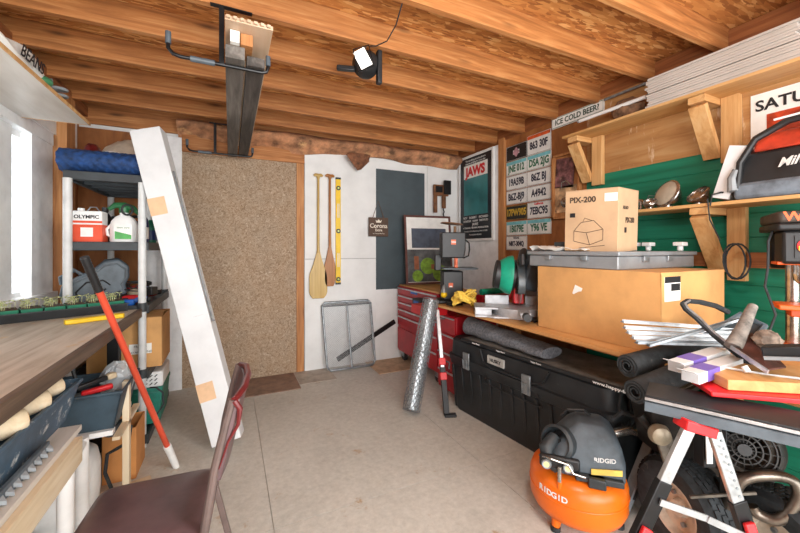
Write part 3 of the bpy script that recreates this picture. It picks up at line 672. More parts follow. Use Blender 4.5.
t = thing('gas_cylinder', 'white rounded gas cylinder standing under the workbench', 'gas cylinder', (-.76, 2.33, 0))
b = MB(); b.lathe([(0,.02),(.10,.02),(.10,.0),(.108,.0),(.11,.03),(.145,.06),(.152,.12),(.152,.25),(.14,.31),(.10,.345),(.03,.36),(0,.36)], seg=32); obj('tank', b, M['whitep'], t, 0, 50)
b = MB(); b.lathe([(.09,.345),(.09,.42),(.096,.42),(.096,.345)], seg=28); obj('collar', b, M['whitep'], t)
b = MB(); b.cyl((0,0,.355),(0,0,.40),.018,12); b.cyl((0,-.03,.39),(0,.03,.39),.012,10); obj('valve', b, M['steel'], t)
t = thing('regulator_hose', 'black hose with round regulator looped beside the white gas cylinder', 'hose', (-.58, 2.42, .36))
b = MB(); b.lathe([(0,-.02),(.045,-.02),(.05,0),(.045,.02),(0,.02)], (0,0,.02), (.3,-1,.2), 20); obj('regulator', b, M['black'], t)
b = MB(); b.tube([(0,0,.02),(.05,-.02,.06),(.09,-.03,.02),(.08,-.03,-.06),(.03,-.02,-.09),(-.02,0,-.12),(-.03,0,-.22),(0,.02,-.345)], .009, 8); obj('hose', b, M['rubber'], t)
t = carton('cardboard_box', 'small orange-brown carton on the floor under the dark tub', -.66, 2.56, .0, -.50, 2.80, .30, plain('orange_card', (206,142,82), .85, 0, .05, 5), flaps=False)
t = thing('wood_offcut', 'pale wood offcut lying on the floor by the shelving unit foot', 'board', (-.50, 2.42, 0), .3); b = MB(); b.b2((-.12,-.05,0),(.10,.05,.035)); obj('board', b, M['palewood'], t, .003)
t = thing('plug_cable', 'black cable hanging beside the front right post of the shelving unit', 'cable', (-.47, 2.97, .34))
b = MB(); b.tube([(-.03,0,.05),(.01,-.04,.06),(.05,-.05,.02),(.055,-.05,-.06),(.02,-.05,-.12),(-.02,-.03,-.10)], .006, 8); obj('cable', b, M['rubber'], t)
# ---- upper left shelf
t = thing('wall_shelf', 'pale laminate board shelf high over the left window', 'shelf', (-1.0, 1.5, 2.17))
b = MB(); b.b2((-1.195,-.8,2.172),(-.845,3.02,2.188)); obj('shelf_board', b, M['whiteboard'], t, .001, world=True)
b = MB(); b.b2((-.845,-.8,2.171),(-.838,3.02,2.189)); b.b2((-1.195,3.02,2.171),(-.838,3.026,2.189)); obj('edge_band', b, M['pine'], t, world=True)
for y in (.0,):
    b = MB(); b.poly([(-1.195,y,2.172),(-.93,y,2.172),(-1.195,y,2.05)], (0,.018,0)); obj('bracket', b, M['pine_x'], t, world=True)
t = thing('feed_sack', 'white sack with black lettering slumped on the high left shelf', 'bag', (-.95, 2.32, 2.19), 0)
def sack(u, v):
    a = 2*PI*v; r = math.sin(PI*min(.98, max(.02, u)))**.45
    return (.075*math.cos(a)*r+.01*math.sin(9*u+3*a), -.30+.60*u, .072+.07*math.sin(a)*r+.012*math.sin(14*u))
b = MB(); b.sheet(20, 20, sack); obj('sack_body', b, M['paper'], t, 0, 60)
text('lettering', 'BEANS', .075, M['ink'], t, (.083,.02,.08), (0,1,0), (.2,0,1), bold=.001)
b = MB(); b.ball((.045,.20,.05), (.05,.045,.03), 12, 6); obj('green_patch', b, plain('sack_green', (58,122,84), .5), t)
t = thing('coiled_strap', 'pale grey strap coil at the end of the white sack on the high left shelf', 'strap', (-.93, 2.74, 2.19)); b = MB(); b.tube([(.06*math.cos(k*.5), .05*math.sin(k*.5), .02+.003*k) for k in range(36)], .009, 8); obj('coil', b, M['grey'], t)
# ================================================================== BACK WALL
def paddle(lab, px, mat, bw, zt_, zb, x):
    t = thing('paddle', lab, 'paddle', (x, 3.965, zb), 0)
    H = zt_-zb
    b = MB(); b.tube([(0,0,H*.36),(0,0,H*.6),(0,0,H-.04)], [.016,.014,.013], 12); obj('shaft', b, mat, t)
    b = MB(); b.tube([(-.05,0,H-.02),(-.03,0,H-.012),(0,0,H-.02),(.03,0,H-.012),(.05,0,H-.02)], [.012,.018,.022,.018,.012], 10); b.tube([(0,0,H-.06),(0,0,H-.02)], [.013,.024], 12); obj('grip', b, mat, t)
    N = 16; pts = []
    for i in range(N+1):
        u = i/N; w = bw*(.13+.87*min(1, ((1-u)*1.9)**1.3)) * (1 if u > .12 else (.62+.38*math.sqrt(u/.12)))
        pts.append((w, u*H*.40))
    b = MB()
    prof = [(p[0], 0, p[1]) for p in pts]+[(-p[0], 0, p[1]) for p in reversed(pts)]
    b.poly([(x_, -.006, z_) for x_, _, z_ in prof], (0,.012,0)); obj('blade', b, mat, t, .004)
paddle('pale varnished wooden paddle with a wide blade, left of the pair on the white wall', 312, M['paddle_a'], .100, 2.185, .80, .885)
paddle('darker brown wooden paddle hanging next to the yellow level', 323, M['paddle_b'], .062, 2.19, .93, 1.015)
t = thing('spirit_level', 'yellow spirit level hanging upright on the white back wall', 'level', (1.115, 3.983, .945))
b = MB(); b.b2((-.028,-.012,0),(.028,.012,1.22)); obj('level_body', b, M['yellow'], t, .002)
for z in (.06, .61, 1.10):
    b = MB(); b.cyl((0,-.016,z),(0,-.010,z),.026,18); v = obj('vial_ring', b, M['black'], t)
    b = MB(); b.cyl((0,-.018,z),(0,-.0155,z),.012,14); obj('vial', b, plain('vial_green', (206,220,120), .2), v)
for z in (.28, .84):
    b = MB(); b.tube([(-.008,-.013,z-.08),(-.008,-.013,z+.08),(.008,-.013,z+.08),(.008,-.013,z-.08)], .004, 6, True); obj('hand_slot', b, M['whitep'], t)
for z in (0, 1.2): b = MB(); b.b2((-.029,-.0125,z-.0),(.029,.0125,z+.022)); obj('end_cap', b, M['black'], t)
t = thing('slate_panel', 'dark slate-blue sheet panel leaning flat on the white back wall', 'panel', (1.92, 4.001, .86))
b = MB(); b.b2((-.335,-.008,0),(.335,.008,1.46)); obj('panel', b, M['slateblue'], t, .002)
t = thing('hanging_sign', 'small brown beer sign hanging by a cord on the white wall', 'sign', (1.60, 3.955, 1.50))
b = MB(); b.b2((-.125,-.008,0),(.125,.006,.225)); sg = obj('sign_board', b, M['brownsign'], t, .002)
cream = plain('cream_print', (230,220,204), .6)
text('lettering', 'Corona', .072, cream, sg, (0,-.0095,.125), (1,0,0), (0,0,1), bold=.0015)
text('lettering', 'Extra', .042, cream, sg, (0,-.0095,.075), (1,0,0), (0,0,1), bold=.001)
text('lettering', 'La Cerveza Mas Fina', .018, cream, sg, (0,-.0095,.035), (1,0,0), (0,0,1))
b = MB(); b.poly([(-.03,-.0095,.165),(.03,-.0095,.165),(.04,-.0095,.2),(.02,-.0095,.183),(.0,-.0095,.205),(-.02,-.0095,.183),(-.04,-.0095,.2)], (0,.001,0)); obj('crown_mark', b, cream, sg)
b = MB(); b.tube([(-.07,0,.225),(0,.01,.43),(.07,0,.225)], .004, 6); obj('cord', b, plain('brown_cord', (110,84,64), .8), t)
# mesh frame leaning on the wall and black bar behind
fl = [YY(326,371,3.86), YY(378,364,3.86), YY(370,303,3.95), YY(321,306,3.95)]
base = Vector((1.25, 3.84, 0))
t = thing('mesh_rack', 'grey metal frame with wire mesh leaning against the white back wall', 'rack', base)
p0, p1, p2, p3 = Vector((.955,3.84,.018)), Vector((1.515,3.84,.018)), Vector((1.50,3.97,.745)), Vector((.925,3.97,.745))
b = MB(); b.tube([p0+(p1-p0)*.06, p1-(p1-p0)*.06, p1+(p2-p1)*.06, p2-(p2-p1)*.04, p2-(p2-p3)*.05, p3+(p2-p3)*.05, p3-(p3-p0)*.04, p0+(p3-p0)*.06], .0135, 10, True); obj('frame', b, M['steel'], t, world=True)
b = MB(); b.tube([(p0+p1)/2, (p2+p3)/2], .011, 8); b.tube([p3+Vector((0,-.03,-.03)), p2+Vector((0,-.03,-.03))], .012, 8); obj('centre_bar', b, M['steel'], t, world=True)
b = MB(); NU, NV = 26, 34
def q(u, v): return p0+(p1-p0)*u+(p3-p0)*v+((p2-p3)-(p1-p0))*u*v
for k in range(-NV, NU):
    for sgn_ in (0, 1):
        pts = []
        for s_ in (0, 1):
            pass
        u0, v0 = k/NU, 0.0; u1, v1 = (k+NV)/NU, 1.0
        if u0 < 0: v0 = -u0*NU/NV; u0 = 0
        if u1 > 1: v1 = v0+(1-u0)*NU/NV; u1 = 1
        if v1 <= v0 or u0 >= 1: continue
        if sgn_: u0, u1 = 1-u0, 1-u1
        b.beam(q(u0,v0), q(u1,v1), .0022, .0022)
obj('wire_mesh', b, M['silver'], t, world=True)
b = MB(); b.b2((-.02,-.045,.22),(.03,-.03,.30)); 
t = thing('black_bar', 'black metal bar propped diagonally behind the mesh frame', 'bar', (1.5, 3.93, .2))
b = MB(); b.beam((1.10,3.965,.09),(1.83,3.985,.46),.02,.055); obj('bar', b, M['blackm'], t, .003, world=True)
# framed picture on the red chest
t = thing('framed_picture', 'brown-framed picture of a room and garden leaning behind the bandsaw', 'picture', (2.19, 3.74, .925), math.radians(-8), rot=(math.radians(-6), 0, math.radians(-6)))
b = MB(); w, h = .31, .84
b.b2((-w,-.012,0),(-w+.025,.012,h)); b.b2((w-.025,-.012,0),(w,.012,h)); b.b2((-w+.025,-.012,0),(w-.025,.012,.025)); b.b2((-w+.025,-.012,h-.025),(w-.025,.012,h)); obj('frame', b, plain('brown_frame', (96,56,48), .45), t, .002)
b = MB(); b.b2((-w+.02,-.002,.02),(w-.02,.008,h-.02)); pc = obj('picture_sheet', b, M['paper'], t)
b = MB(); b.b2((-.22,-.004,.44),(.24,-.002,.68)); obj('printed_patch', b, plain('print_grey_blue', (74,84,100), .3), pc)
b = MB(); b.b2((-w+.022,-.004,.03),(w-.022,-.002,.42)); gp = obj('printed_patch', b, plain('print_dark', (84,88,90), .3, 0, .4, 6), pc)
b = MB(); b.cyl((-.02,-.006,.22),(-.02,-.0045,.22),.10,20); b.cyl((.14,-.006,.13),(.14,-.0045,.13),.10,20); b.cyl((-.16,-.006,.10),(-.16,-.0045,.10),.07,16); obj('printed_patch', b, plain('print_green', (120,158,52), .3, 0, .2, 14), gp)
b = MB(); b.b2((.02,-.0065,.18),(.12,-.0062,.24)); obj('printed_patch', b, plain('print_brown', (150,92,62), .3), gp)
b = MB(); b.b2((-.2,-.0065,.18),(-.14,-.0062,.34)); obj('printed_patch', b, MATS['print_brown'], gp)
# bracket and chain hanging near the corner
t = thing('hanging_bracket', 'small wooden yoke with black twisted bar hanging by the back corner', 'bracket', (2.46, 3.93, 1.62))
b = MB(); b.b2((-.10,0,.42),(.12,.03,.56)); b.b2((-.1,0,.2),(-.05,.025,.42)); b.b2((.03,0,.26),(.08,.03,.42)); obj('yoke', b, plain('brown_old_wood', (120,78,48), .7, 0, .2, 12), t, .004)
b = MB(); b.b2((-.08,-.015,.46),(.02,0,.54)); b.b2((.04,-.03,.44),(.14,-.0,.62)); obj('plate', b, M['blackm'], t, .004)
b = MB(); b.tube([(.05+.006*math.cos(k*1.2),.01+.006*math.sin(k*1.2),-.12+.013*k) for k in range(30)], .008, 6); obj('twisted_bar', b, M['blackm'], t)
# ================================================================== CEILING RACKS
def rack(lab, y, zt, za, x0, x1, xp):
    t = thing('ceiling_rack', lab, 'rack', (xp, y, zt))
    b = MB(); b.b2((xp-.05,y-.012,zt-.006),(xp+.14,y+.012,zt)); obj('ceiling_plate', b, M['blackm'], t, world=True)
    b = MB(); b.b2((xp-.012,y-.012,za),(xp+.012,y+.012,zt-.006)); obj('drop_post', b, M['blackm'], t, .002, world=True)
    b = MB(); b.tube([(x0,y,za+.10),(x0,y,za+.03),(x0+.02,y,za+.006),(x0+.05,y,za),(x1-.03,y,za-.0),(x1-.008,y,za+.008),(x1,y,za+.03),(x1,y,za+.085)], .009, 10); ar = obj('arm', b, M['blackm'], t, world=True)
    b = MB(); b.tube([(x0,y,za+.05),(x0,y,za+.105)], .0125, 10); obj('foam_sleeve', b, M['darkgrey'], ar, world=True)
    b = MB(); b.tube([(x0+.09,y,za),(xp-.03,y,za)], .0135, 10); obj('foam_sleeve', b, M['darkgrey'], ar, world=True)
    b = MB(); b.tube([(x1,y,za+.04),(x1,y,za+.09)], .0125, 10); obj('foam_sleeve', b, M['darkgrey'], ar, world=True)
rack('nearer black ceiling rack arm carrying old boards', 1.97, roofz(-.04), 2.262, -.262, .178, -.038)
rack('farther black ceiling rack arm near the back wall', 3.82, roofz(-.1), 2.262, -.36, .20, -.13)
t = thing('grooved_board', 'wide beige tongue-and-groove board on top of the ceiling racks', 'board', (.07, 2.7, 2.38))
b = MB(); b.b2((-.022,1.80,2.395),(.185,3.96,2.415))
for k in range(7): b.b2((-.016+.029*k,1.785,2.399),(.0+.029*k,1.80,2.411))
obj('board', b, M['beige'], t, .001, world=True)
t = thing('old_board', 'grey weathered timber nearest the post on the ceiling racks', 'board', (.0, 2.7, 2.28)); b = MB(); b.b2((-.022,1.90,2.273),(.065,3.95,2.335)); obj('board', b, M['greyboard'], t, .003, world=True)
t = thing('old_board', 'darker split timber at the outer end of the ceiling racks', 'board', (.1, 2.7, 2.28)); b = MB(); b.b2((.075,1.94,2.273),(.16,3.92,2.32)); obj('board', b, M['darkboard'], t, .003, world=True)
t = thing('wood_block', 'short brown offcut wedged between the ceiling rack boards', 'offcut', (.06, 1.86, 2.336)); b = MB(); b.b2((.045,1.88,2.337),(.10,2.04,2.393)); obj('block', b, M['stud'], t, .002, world=True)
t = thing('white_card', 'small white tag on the front end of the ceiling rack boards', 'tag', (-.0, 1.78, 2.34)); b = MB(); b.b2((-.0,1.87,2.337),(.04,1.90,2.392)); obj('card', b, M['paper'], t, world=True)
# clamp light
t = thing('work_light', 'black clamp work light with white lamp hanging from a rafter', 'light', F(365,66,2.15))
c = F(365,66,2.15); Rr = Matrix.Rotation(-YAW, 3, 'Z')
def cl(x, y, z): return c+Rr@Vector((x,y,z))
b = MB(); b.lathe([(0,.05),(.045,.05),(.075,.02),(.082,-.02),(.06,-.045),(.0,-.045)], cl(0,0,.01), Rr@Vector((-.25,-1,-.35)), 22); obj('head', b, M['black'], t, world=True)
Rb = Rr@Matrix.Rotation(math.radians(-28), 3, 'Y')
b = MB(); b.box(cl(-.005,-.085,-.0), (.07,.01,.105), Rb); obj('lamp_face', b, glow('lit_lamp', (255,252,244), 1.6), t, world=True)
b = MB(); b.tube([cl(-.06,-.09,.05), cl(.03,-.09,.075), cl(.06,-.10,-.05), cl(-.03,-.10,-.085)], .004, 6, True); obj('wire_guard', b, M['blackm'], t, world=True)
b = MB(); b.beam(cl(-.06,0,-.02), cl(-.17,0,-.01), .03, .03); obj('side_panel', b, M['black'], t, .006, world=True)
b = MB(); b.beam(cl(.085,-.0,.09), cl(.085,-.0,-.11), .04, .03); obj('side_panel', b, M['black'], t, .006, world=True)
b = MB(); b.tube([cl(0,0,.08), cl(.0,0,.11), cl(.015,0,.125), cl(.0,0,.14)], .004, 6); obj('hook', b, M['steel'], t, world=True)
hk = cl(0,0,.13)
b = MB(); b.tube([F(367,46,2.13), F(376,46,2.08), F(387,41,2.0), F(396,25,1.88), F(402,4,1.76), F(405,-20,1.66), F(406,-45,1.56)], .0035, 6); obj('power_cord', b, M['rubber'], t, world=True)
# ================================================================== RIGHT WALL
XW = XR-.024
def T(name, lab, cat, loc, rz=0, group=None, rot=None): return thing(name, lab, cat, loc, rz, group, rot)
# framed film poster
t = T('framed_poster', 'white-framed black poster with a teal sea picture and red title by the back corner', 'poster', (XW-.0, 3.60, 1.45), 0, rot=(0, 0, 0))
b = MB(); h, w = 1.09, .345
b.b2((-.03,-w,0),(0,-w+.03,h)); b.b2((-.03,w-.03,0),(0,w,h)); b.b2((-.03,-w+.03,0),(0,w-.03,.03)); b.b2((-.03,-w+.03,h-.03),(0,w-.03,h)); obj('frame', b, M['whitep'], t, .002)
b = MB(); b.b2((-.02,-w+.028,.028),(-.006,w-.028,h-.028)); sh = obj('poster_sheet', b, plain('poster_black', (34,38,44), .3, 0, .05, 6), t)
b = MB(); b.b2((-.022,-.235,.33),(-.0195,.235,.80)); obj('teal_panel', b, plain('poster_teal', (52,128,132), .35, 0, .12, 2.5), sh)
b = MB(); b.b2((-.022,-.235,.80),(-.0195,.235,.97)); obj('white_panel', b, M['paper'], sh)
text('lettering', 'JAWS', .155, M['redp'], sh, (-.0235,0,.875), (0,-1,0), (0,0,1), bold=.008)
text('lettering', 'The terrifying motion picture', .034, M['paper'], sh, (-.0215,0,1.025), (0,-1,0), (0,0,1))
text('lettering', 'from the terrifying No.1 best seller', .028, M['paper'], sh, (-.0215,0,.99), (0,-1,0), (0,0,1))
for k, (s_, q_) in enumerate((('ROY    ROBERT    RICHARD', .04), ('SCHEIDER   SHAW   DREYFUSS', .036), ('JAWS', .05), ('A ZANUCK / BROWN PRODUCTION', .03), ('Screenplay by PETER BENCHLEY and CARL GOTTLIEB', .02), ('Music by JOHN WILLIAMS', .022))):
    text('lettering', s_, q_, M['paper'], sh, (-.0215,0,.295-.043*k), (0,-1,0), (0,0,1))
# licence plates
def plate(y, z, s_, bg, ink, lab, strip=None, h=.152, sub=None, size=.104):
    t = T('licence_plate', lab, 'licence plate', (XR-.001, y, z-h/2), 0, 'licence plates on the right wall', rot=(0, math.radians(random.uniform(-.8,.8)), 0))
    b = MB(); b.b2((-.006,-.152,0),(0,.152,h)); p = obj('plate', b, bg, t, .001)
    if strip:
        b = MB(); b.b2((-.0075,-.146,h-.038),(-.006,.146,h-.005)); obj('colour_band', b, strip, p)
    b = MB(); b.tube([(-.0065,-.147,.005),(-.0065,.147,.005),(-.0065,.147,h-.005),(-.0065,-.147,h-.005)], .0016, 4, True); obj('rim', b, ink, p)
    text('lettering', s_, size, ink, p, (-.0078,0,h*.44 if (strip or sub) else h*.5), (0,-1,0), (0,0,1), bold=.0035, wx=.68)
    if sub: text('lettering', sub[0], .03, sub[1], p, (-.0085,0,h-.021), (0,-1,0), (0,0,1), bold=.001)
    return t
W_ = plain('plate_white', (232,234,232), .35, 0, .04, 8); Y_ = plain('plate_gold', (206,170,52), .4)
INK = plain('plate_ink', (40,42,62), .5); GR = plain('plate_green', (44,110,84), .45); LT = plain('plate_sky', (120,196,206), .4); PU = plain('plate_purple', (96,66,140), .4); OR = plain('plate_orange', (218,92,40), .4)
cA, cB = 2.935, 2.625
plate(cB, 2.415, '863 30F', W_, INK, 'white licence plate with orange top reading 863 30F, top of the second column', OR, .20)
plate(cB, 2.235, 'DSA 2JG', W_, GR, 'white and green licence plate reading DSA 2JG', LT)
plate(cB, 2.075, '86Z BJ', W_, INK, 'white licence plate reading 86Z BJ')
plate(cB, 1.915, 'A4942', W_, INK, 'white licence plate reading A4942')
plate(cB, 1.745, '7EBC95', W_, INK, 'white licence plate reading 7EBC95 with red script', None, .165, ('California', M['redp']))
plate(cB, 1.575, 'Y96 VE', W_, GR, 'pale green-bordered licence plate reading Y96 VE, lowest of the second column', LT)
t_ = plate(cA, 2.40, 'DIXIE', M['black'], M['paper'], 'black novelty plate with a small diamond emblem, top of the first column', None, .165, None, .055)
b = MB(); b.poly([(-.009,0,.03),(-.009,.05,.082),(-.009,0,.135),(-.009,-.05,.082)], (.002,0,0)); dm = obj('diamond_mark', b, plain('mark_pink', (196,150,160), .5), t_)
plate(cA, 2.235, 'JNE 012', W_, GR, 'white and green licence plate reading JNE 012', LT)
plate(cA, 2.075, '19A59B', W_, INK, 'white licence plate reading 19A59B', None, .152)
plate(cA, 1.915, 'B6Z-BJ9', W_, INK, 'white licence plate reading B6Z-BJ9', None, .152)
plate(cA, 1.745, '17PW905', M['black'], Y_, 'black licence plate with gold characters 17PW905')
plate(cA, 1.575, '1B079E', W_, GR, 'pale licence plate reading 1B079E', LT)
plate(cA, 1.415, 'NRT-304Q', W_, INK, 'white licence plate headed TEXAS, lowest of the first column', None, .152, ('TEXAS', INK), .07)
# enamel sign
t = T('beer_sign', 'long white sign reading ICE COLD BEER high beside the rafters', 'sign', (XR-.02, 2.18, 2.485))
b = MB(); b.b2((-.012,-.262,0),(0,.262,.098)); sg = obj('sign_board', b, M['paper'], t, .001)
b = MB(); b.tube([(-.013,-.256,.006),(-.013,.256,.006),(-.013,.256,.092),(-.013,-.256,.092)], .0022, 4, True); obj('border', b, GR, sg)
text('lettering', 'ICE COLD BEER?', .068, plain('sign_green_ink', (44,70,56), .5), sg, (-.0135,0,.049), (0,-1,0), (0,0,1), bold=.0015, wx=.9)
# shadow box
t = T('shadow_box', 'pine shadow box with photographs and a silver ornament beside the licence plates', 'shadow box', (XR-.001, 2.285, 1.63))
b = MB(); w, h, d_ = .150, .60, .045
b.b2((-d_,-w,0),(0,-w+.022,h)); b.b2((-d_,w-.022,0),(0,w,h)); b.b2((-d_,-w,0),(0,w,.022)); b.b2((-d_,-w,h-.022),(0,w,h)); b.b2((-.008,-w,0),(0,w,h)); obj('box_frame', b, M['stud'], t, .002)
b = MB(); b.box((-.02,.02,.42), (.004,.20,.27), Matrix.Rotation(.08,3,'X')); obj('photograph', b, plain('photo_purple_brown', (104,70,72), .3, 0, .6, 14, ((206,176,150), 9, .6)), t)
b = MB(); b.b2((-.022,-.13,.06),(-.010,.13,.30)); obj('photograph', b, plain('photo_tan', (186,150,112), .3, 0, .4, 9, ((70,60,60), 7, .58)), t)
b = MB(); b.lathe([(0,0),(.04,.0),(.05,.02),(.03,.05),(0,.06)], (-.05,-.03,.14), (-1,0,.2), 18); obj('ornament', b, M['chrome'], t)
b = MB(); b.tube([(-.03,-.05+.0,.3),(-.045,-.02,.34),(-.045,.03,.33),(-.03,.05,.27)], .006, 6); obj('ornament_chain', b, M['chrome'], t)
# upper and lower shelves with braces
t = T('wall_shelf', 'high plywood shelf on pine braces along the right wall', 'shelf', (2.66, .6, 2.28))
b = MB(); b.b2((2.535,-1.2,2.282),(2.79,2.13,2.300)); obj('shelf_board', b, M['ply'], t, .001, world=True)
for y in (2.05, 1.18, -.4):
    b = MB(); b.b2((2.56,y-.045,2.24),(2.776,y+.045,2.281)); br = obj('brace', b, M['pine_x'], t, .002, world=True)
    b = MB(); b.b2((2.735,y-.135,1.88),(2.776,y-.047,2.281)); obj('upright', b, M['pine'], br, .002, world=True)
    b = MB(); b.beam((2.575,y,2.225),(2.755,y,1.925),.088,.040,(1,0,.6)); obj('diagonal', b, M['pine'], br, .002, world=True)
t = T('wall_shelf', 'lower plywood shelf crowded with lamps and tool cases on the right wall', 'shelf', (2.66, .6, 1.58))
b = MB(); b.b2((2.50,-1.2,1.598),(2.775,2.02,1.618)); obj('shelf_board', b, M['ply'], t, .001, world=True)
for y in (1.15, -.4):
    b = MB(); b.b2((2.515,y-.045,1.556),(2.776,y+.045,1.597)); br = obj('brace', b, M['pine_x'], t, .002, world=True)
    b = MB(); b.b2((2.735,y-.135,1.16),(2.776,y-.047,1.597)); obj('upright', b, M['pine'], br, .002, world=True)
    b = MB(); b.beam((2.53,y,1.545),(2.755,y,1.22),.088,.040,(1,0,.6)); obj('diagonal', b, M['pine'], br, .002, world=True)
# stack of pale boards
NB = 13
ords = ['bottom','second','third','fourth','fifth','sixth','seventh','eighth','ninth','tenth','eleventh','twelfth','topmost']
M['laths'] = wood('pale_grey_lath', [(176,168,160), (208,200,192), (224,218,212)], 1, 14, .6, False, .05)
for k in range(NB):
    dx, dy = random.uniform(-.006,.004), random.uniform(-.012,.012)
    z0 = 2.301+.0146*k+(.006 if k > 5 else 0)
    b = MB(); b.b2((2.542+dx,.74+dy-(.0 if k>5 else .03),z0),(2.77+dx,1.455+dy,z0+.0128))
    o = obj('trim_board', b, M['laths'], None, .001)
    tag(o, 'pale grey board, %s of the stack on the high right shelf%s' % (ords[k], '' if k in (0, NB-1) else ' counting upward'), 'board', 'pale boards stacked on the high right shelf')
for k in range(5):
    b = MB(); b.b2((2.60,.36+.02*random.random(),2.301+.02*k),(2.76,.66+.04*random.random(),2.318+.02*k))
    tag(obj('grey_board', b, M['greyboard'], None, .002), 'short grey board, %s of the pile ending the high shelf' % ['bottom','second from bottom','middle','second from top','topmost'][k], 'board', 'short grey boards at the right end of the high shelf')
t = T('light_tube', 'white fluorescent tube lying at the left end of the high shelf', 'lamp tube', (2.60, 1.75, 2.33))
b = MB(); b.cyl((0,-.26,.075),(0,.26,.075),.014,12); obj('tube', b, M['whitep'], t); 
for s_ in (-1,1): b = MB(); b.cyl((0,.26*s_,.075),(0,.275*s_,.075),.0145,12); obj('end_cap', b, M['silver'], t)
t = T('brown_bag', 'crumpled brown paper bag at the left end of the high shelf', 'bag', (2.67, 1.66, 2.301)); b = MB(); b.ball((0,0,.085), (.075,.12,.085), 16, 10); b.jit(.008); obj('bag', b, plain('brown_bag_paper', (122,90,66), .85, 0, .3, 16), t, 0, 20)
b = MB(); b.cyl((XR-.05,1.2,2.565),(XR-.05,1.90,2.565),.011,8); tag(obj('conduit', b, M['steel']), 'thin grey metal conduit running under the rafters on the right wall', 'pipe')
# saturday poster
t = T('poster', 'white poster headed SATURDAY with a fiery red picture behind the red tool bag', 'poster', (XW-.0, .765, 1.72))
b = MB(); b.b2((-.004,-.24,0),(.0,.24,.53)); ps = obj('sheet', b, M['paper'], t)
b = MB(); b.b2((-.006,-.21,.03),(-.004,.17,.40)); obj('picture', b, plain('fiery_print', (196,66,30), .4, 0, .5, 7, ((40,24,22), 5, .52)), ps)
text('lettering', 'SATURDAY', .085, M['ink'], ps, (-.0065,0,.455), (0,-1,0), (0,0,1), bold=.002, wx=1.02)
# chrome lamps on the lower shelf
def headlamp(lab, loc, r, rz, tilt, glassy):
    t = T('headlamp', lab, 'lamp', loc, rz)
    d = Vector((-math.cos(tilt), 0, math.sin(tilt)))
    c0 = Vector((0,0,r*1.02))
    b = MB(); b.lathe([(0,-r*.95),(r*.28,-r*.9),(r*.55,-r*.62),(r*.8,-r*.25),(r*.95,0),(r*1.0,.01),(r*.9,.016)], c0, d, 28); obj('shell', b, M['chrome'], t)
    b = MB(); b.lathe([(r*.9,.012),(r*.6,.022),(0,.03)] if glassy else [(r*.88,.0),(r*.6,-r*.35),(0,-r*.55)], c0, d, 28); obj('lens', b, plain('lamp_lens', (196,188,170), .2, .1, .06, 9) if glassy else M['chrome'], t)
    b = MB(); b.tube([c0+d*.004+Vector((0,r*.96*math.cos(a),0))+(d.cross(Vector((0,1,0))))*(r*.96*math.sin(a)) for a in [2*PI*k/32 for k in range(32)]], r*.07, 8, True); obj('rim', b, M['chrome'], t)
    b = MB(); b.cyl((.0,0,0),(.0,0,r*.25),r*.3,14); obj('mount', b, M['chrome'], t)
    return t
headlamp('old chrome lamp housing turned sideways at the left of the lower shelf', (2.66, 1.76, 1.619), .075, .9, .5, False)
headlamp('round chrome headlamp with cream lens on the lower shelf', (2.60, 1.36, 1.619), .092, -.35, .35, True)
headlamp('small dark chrome lamp shell beside the round headlamp', (2.555, 1.44, 1.619), .042, .2, 1.0, False)
headlamp('crumpled chrome lamp shell with wires next to the white carton', (2.62, 1.195, 1.619), .066, -.5, .8, False)
t = T('lamp_bracket', 'tarnished metal lamp bracket with wires between the chrome lamps', 'bracket', (2.64, 1.60, 1.619))
b = MB(); b.tube([(0,-.1,.02),(0,-.06,.07),(0,.03,.09),(-.01,.09,.12)], .014, 10); b.tube([(0,-.05,.0),(0,-.05,.08)], .01, 8); b.ball((-.01,.09,.13), .035, 14, 8); obj('bracket_body', b, M['chrome'], t)
b = MB(); b.tube([(0,-.08,.05),(-.03,-.12,.1),(-.02,-.17,.09),(.0,-.19,.12)], .003, 5); obj('wires', b, M['steel'], t)
# white carton
t = T('white_carton', 'white flat carton leaning beside the red tool bag on the lower shelf', 'box', (2.56, 1.05, 1.625), 0, rot=(math.radians(15), 0, math.radians(8)))
b = MB(); b.b2((-.05,-.035,.012),(.18,.04,.305)); obj('carton_body', b, M['whitebox'], t, .002)
# red/black tool bag (pack vacuum)
t = T('tool_vacuum', 'red and black portable shop vacuum with roll bar handle on the lower shelf', 'vacuum', (2.63, .73, 1.619), 0); t.scale = (1, 1, 1.18)
prof = [(-.12,0),(-.13,.06),(-.115,.12),(-.07,.26),(-.04,.30),(.12,.31),(.13,.0)]
b = MB(); b.poly([(x,-.27,z) for x, z in [(-.125,.05),(-.115,.10),(-.075,.21),(.12,.24),(.12,.05)]], (0,.50,0)); obj('tank', b, M['blackdusty'], t, .012)
b = MB(); b.poly([(x,-.27,z) for x, z in [(-.078,.212),(-.05,.27),(-.02,.30),(.12,.31),(.12,.242)]], (0,.46,0)); tp = obj('top_housing', b, plain('dusty_red_plastic', (186,62,40), .5, 0, .2, 8, ((70,52,46), 6, .62)), t, .012)
b = MB(); b.b2((-.135,-.29,0),(.125,.25,.075)); obj('base', b, plain('grey_blue_bumper', (112,124,136), .55, 0, .15, 14), t, .016)
b = MB(); b.tube([(-.125,.235,.05),(-.118,.225,.17),(-.095,.17,.27),(-.075,.05,.325),(-.07,-.1,.335),(-.07,-.27,.31)], .016, 10); obj('roll_bar', b, M['black'], t)
b = MB(); b.tube([(-.135,.25,.04),(-.128,.255,.10),(-.125,.238,.14)], [.024,.022,.016], 10); obj('bar_foot', b, M['grey'], t)
b = MB(); b.box((-.045,-.02,.285), (.03,.06,.03)); obj('latch', b, M['black'], t, .005)
nx = Vector((-.11,0,.04)).normalized()
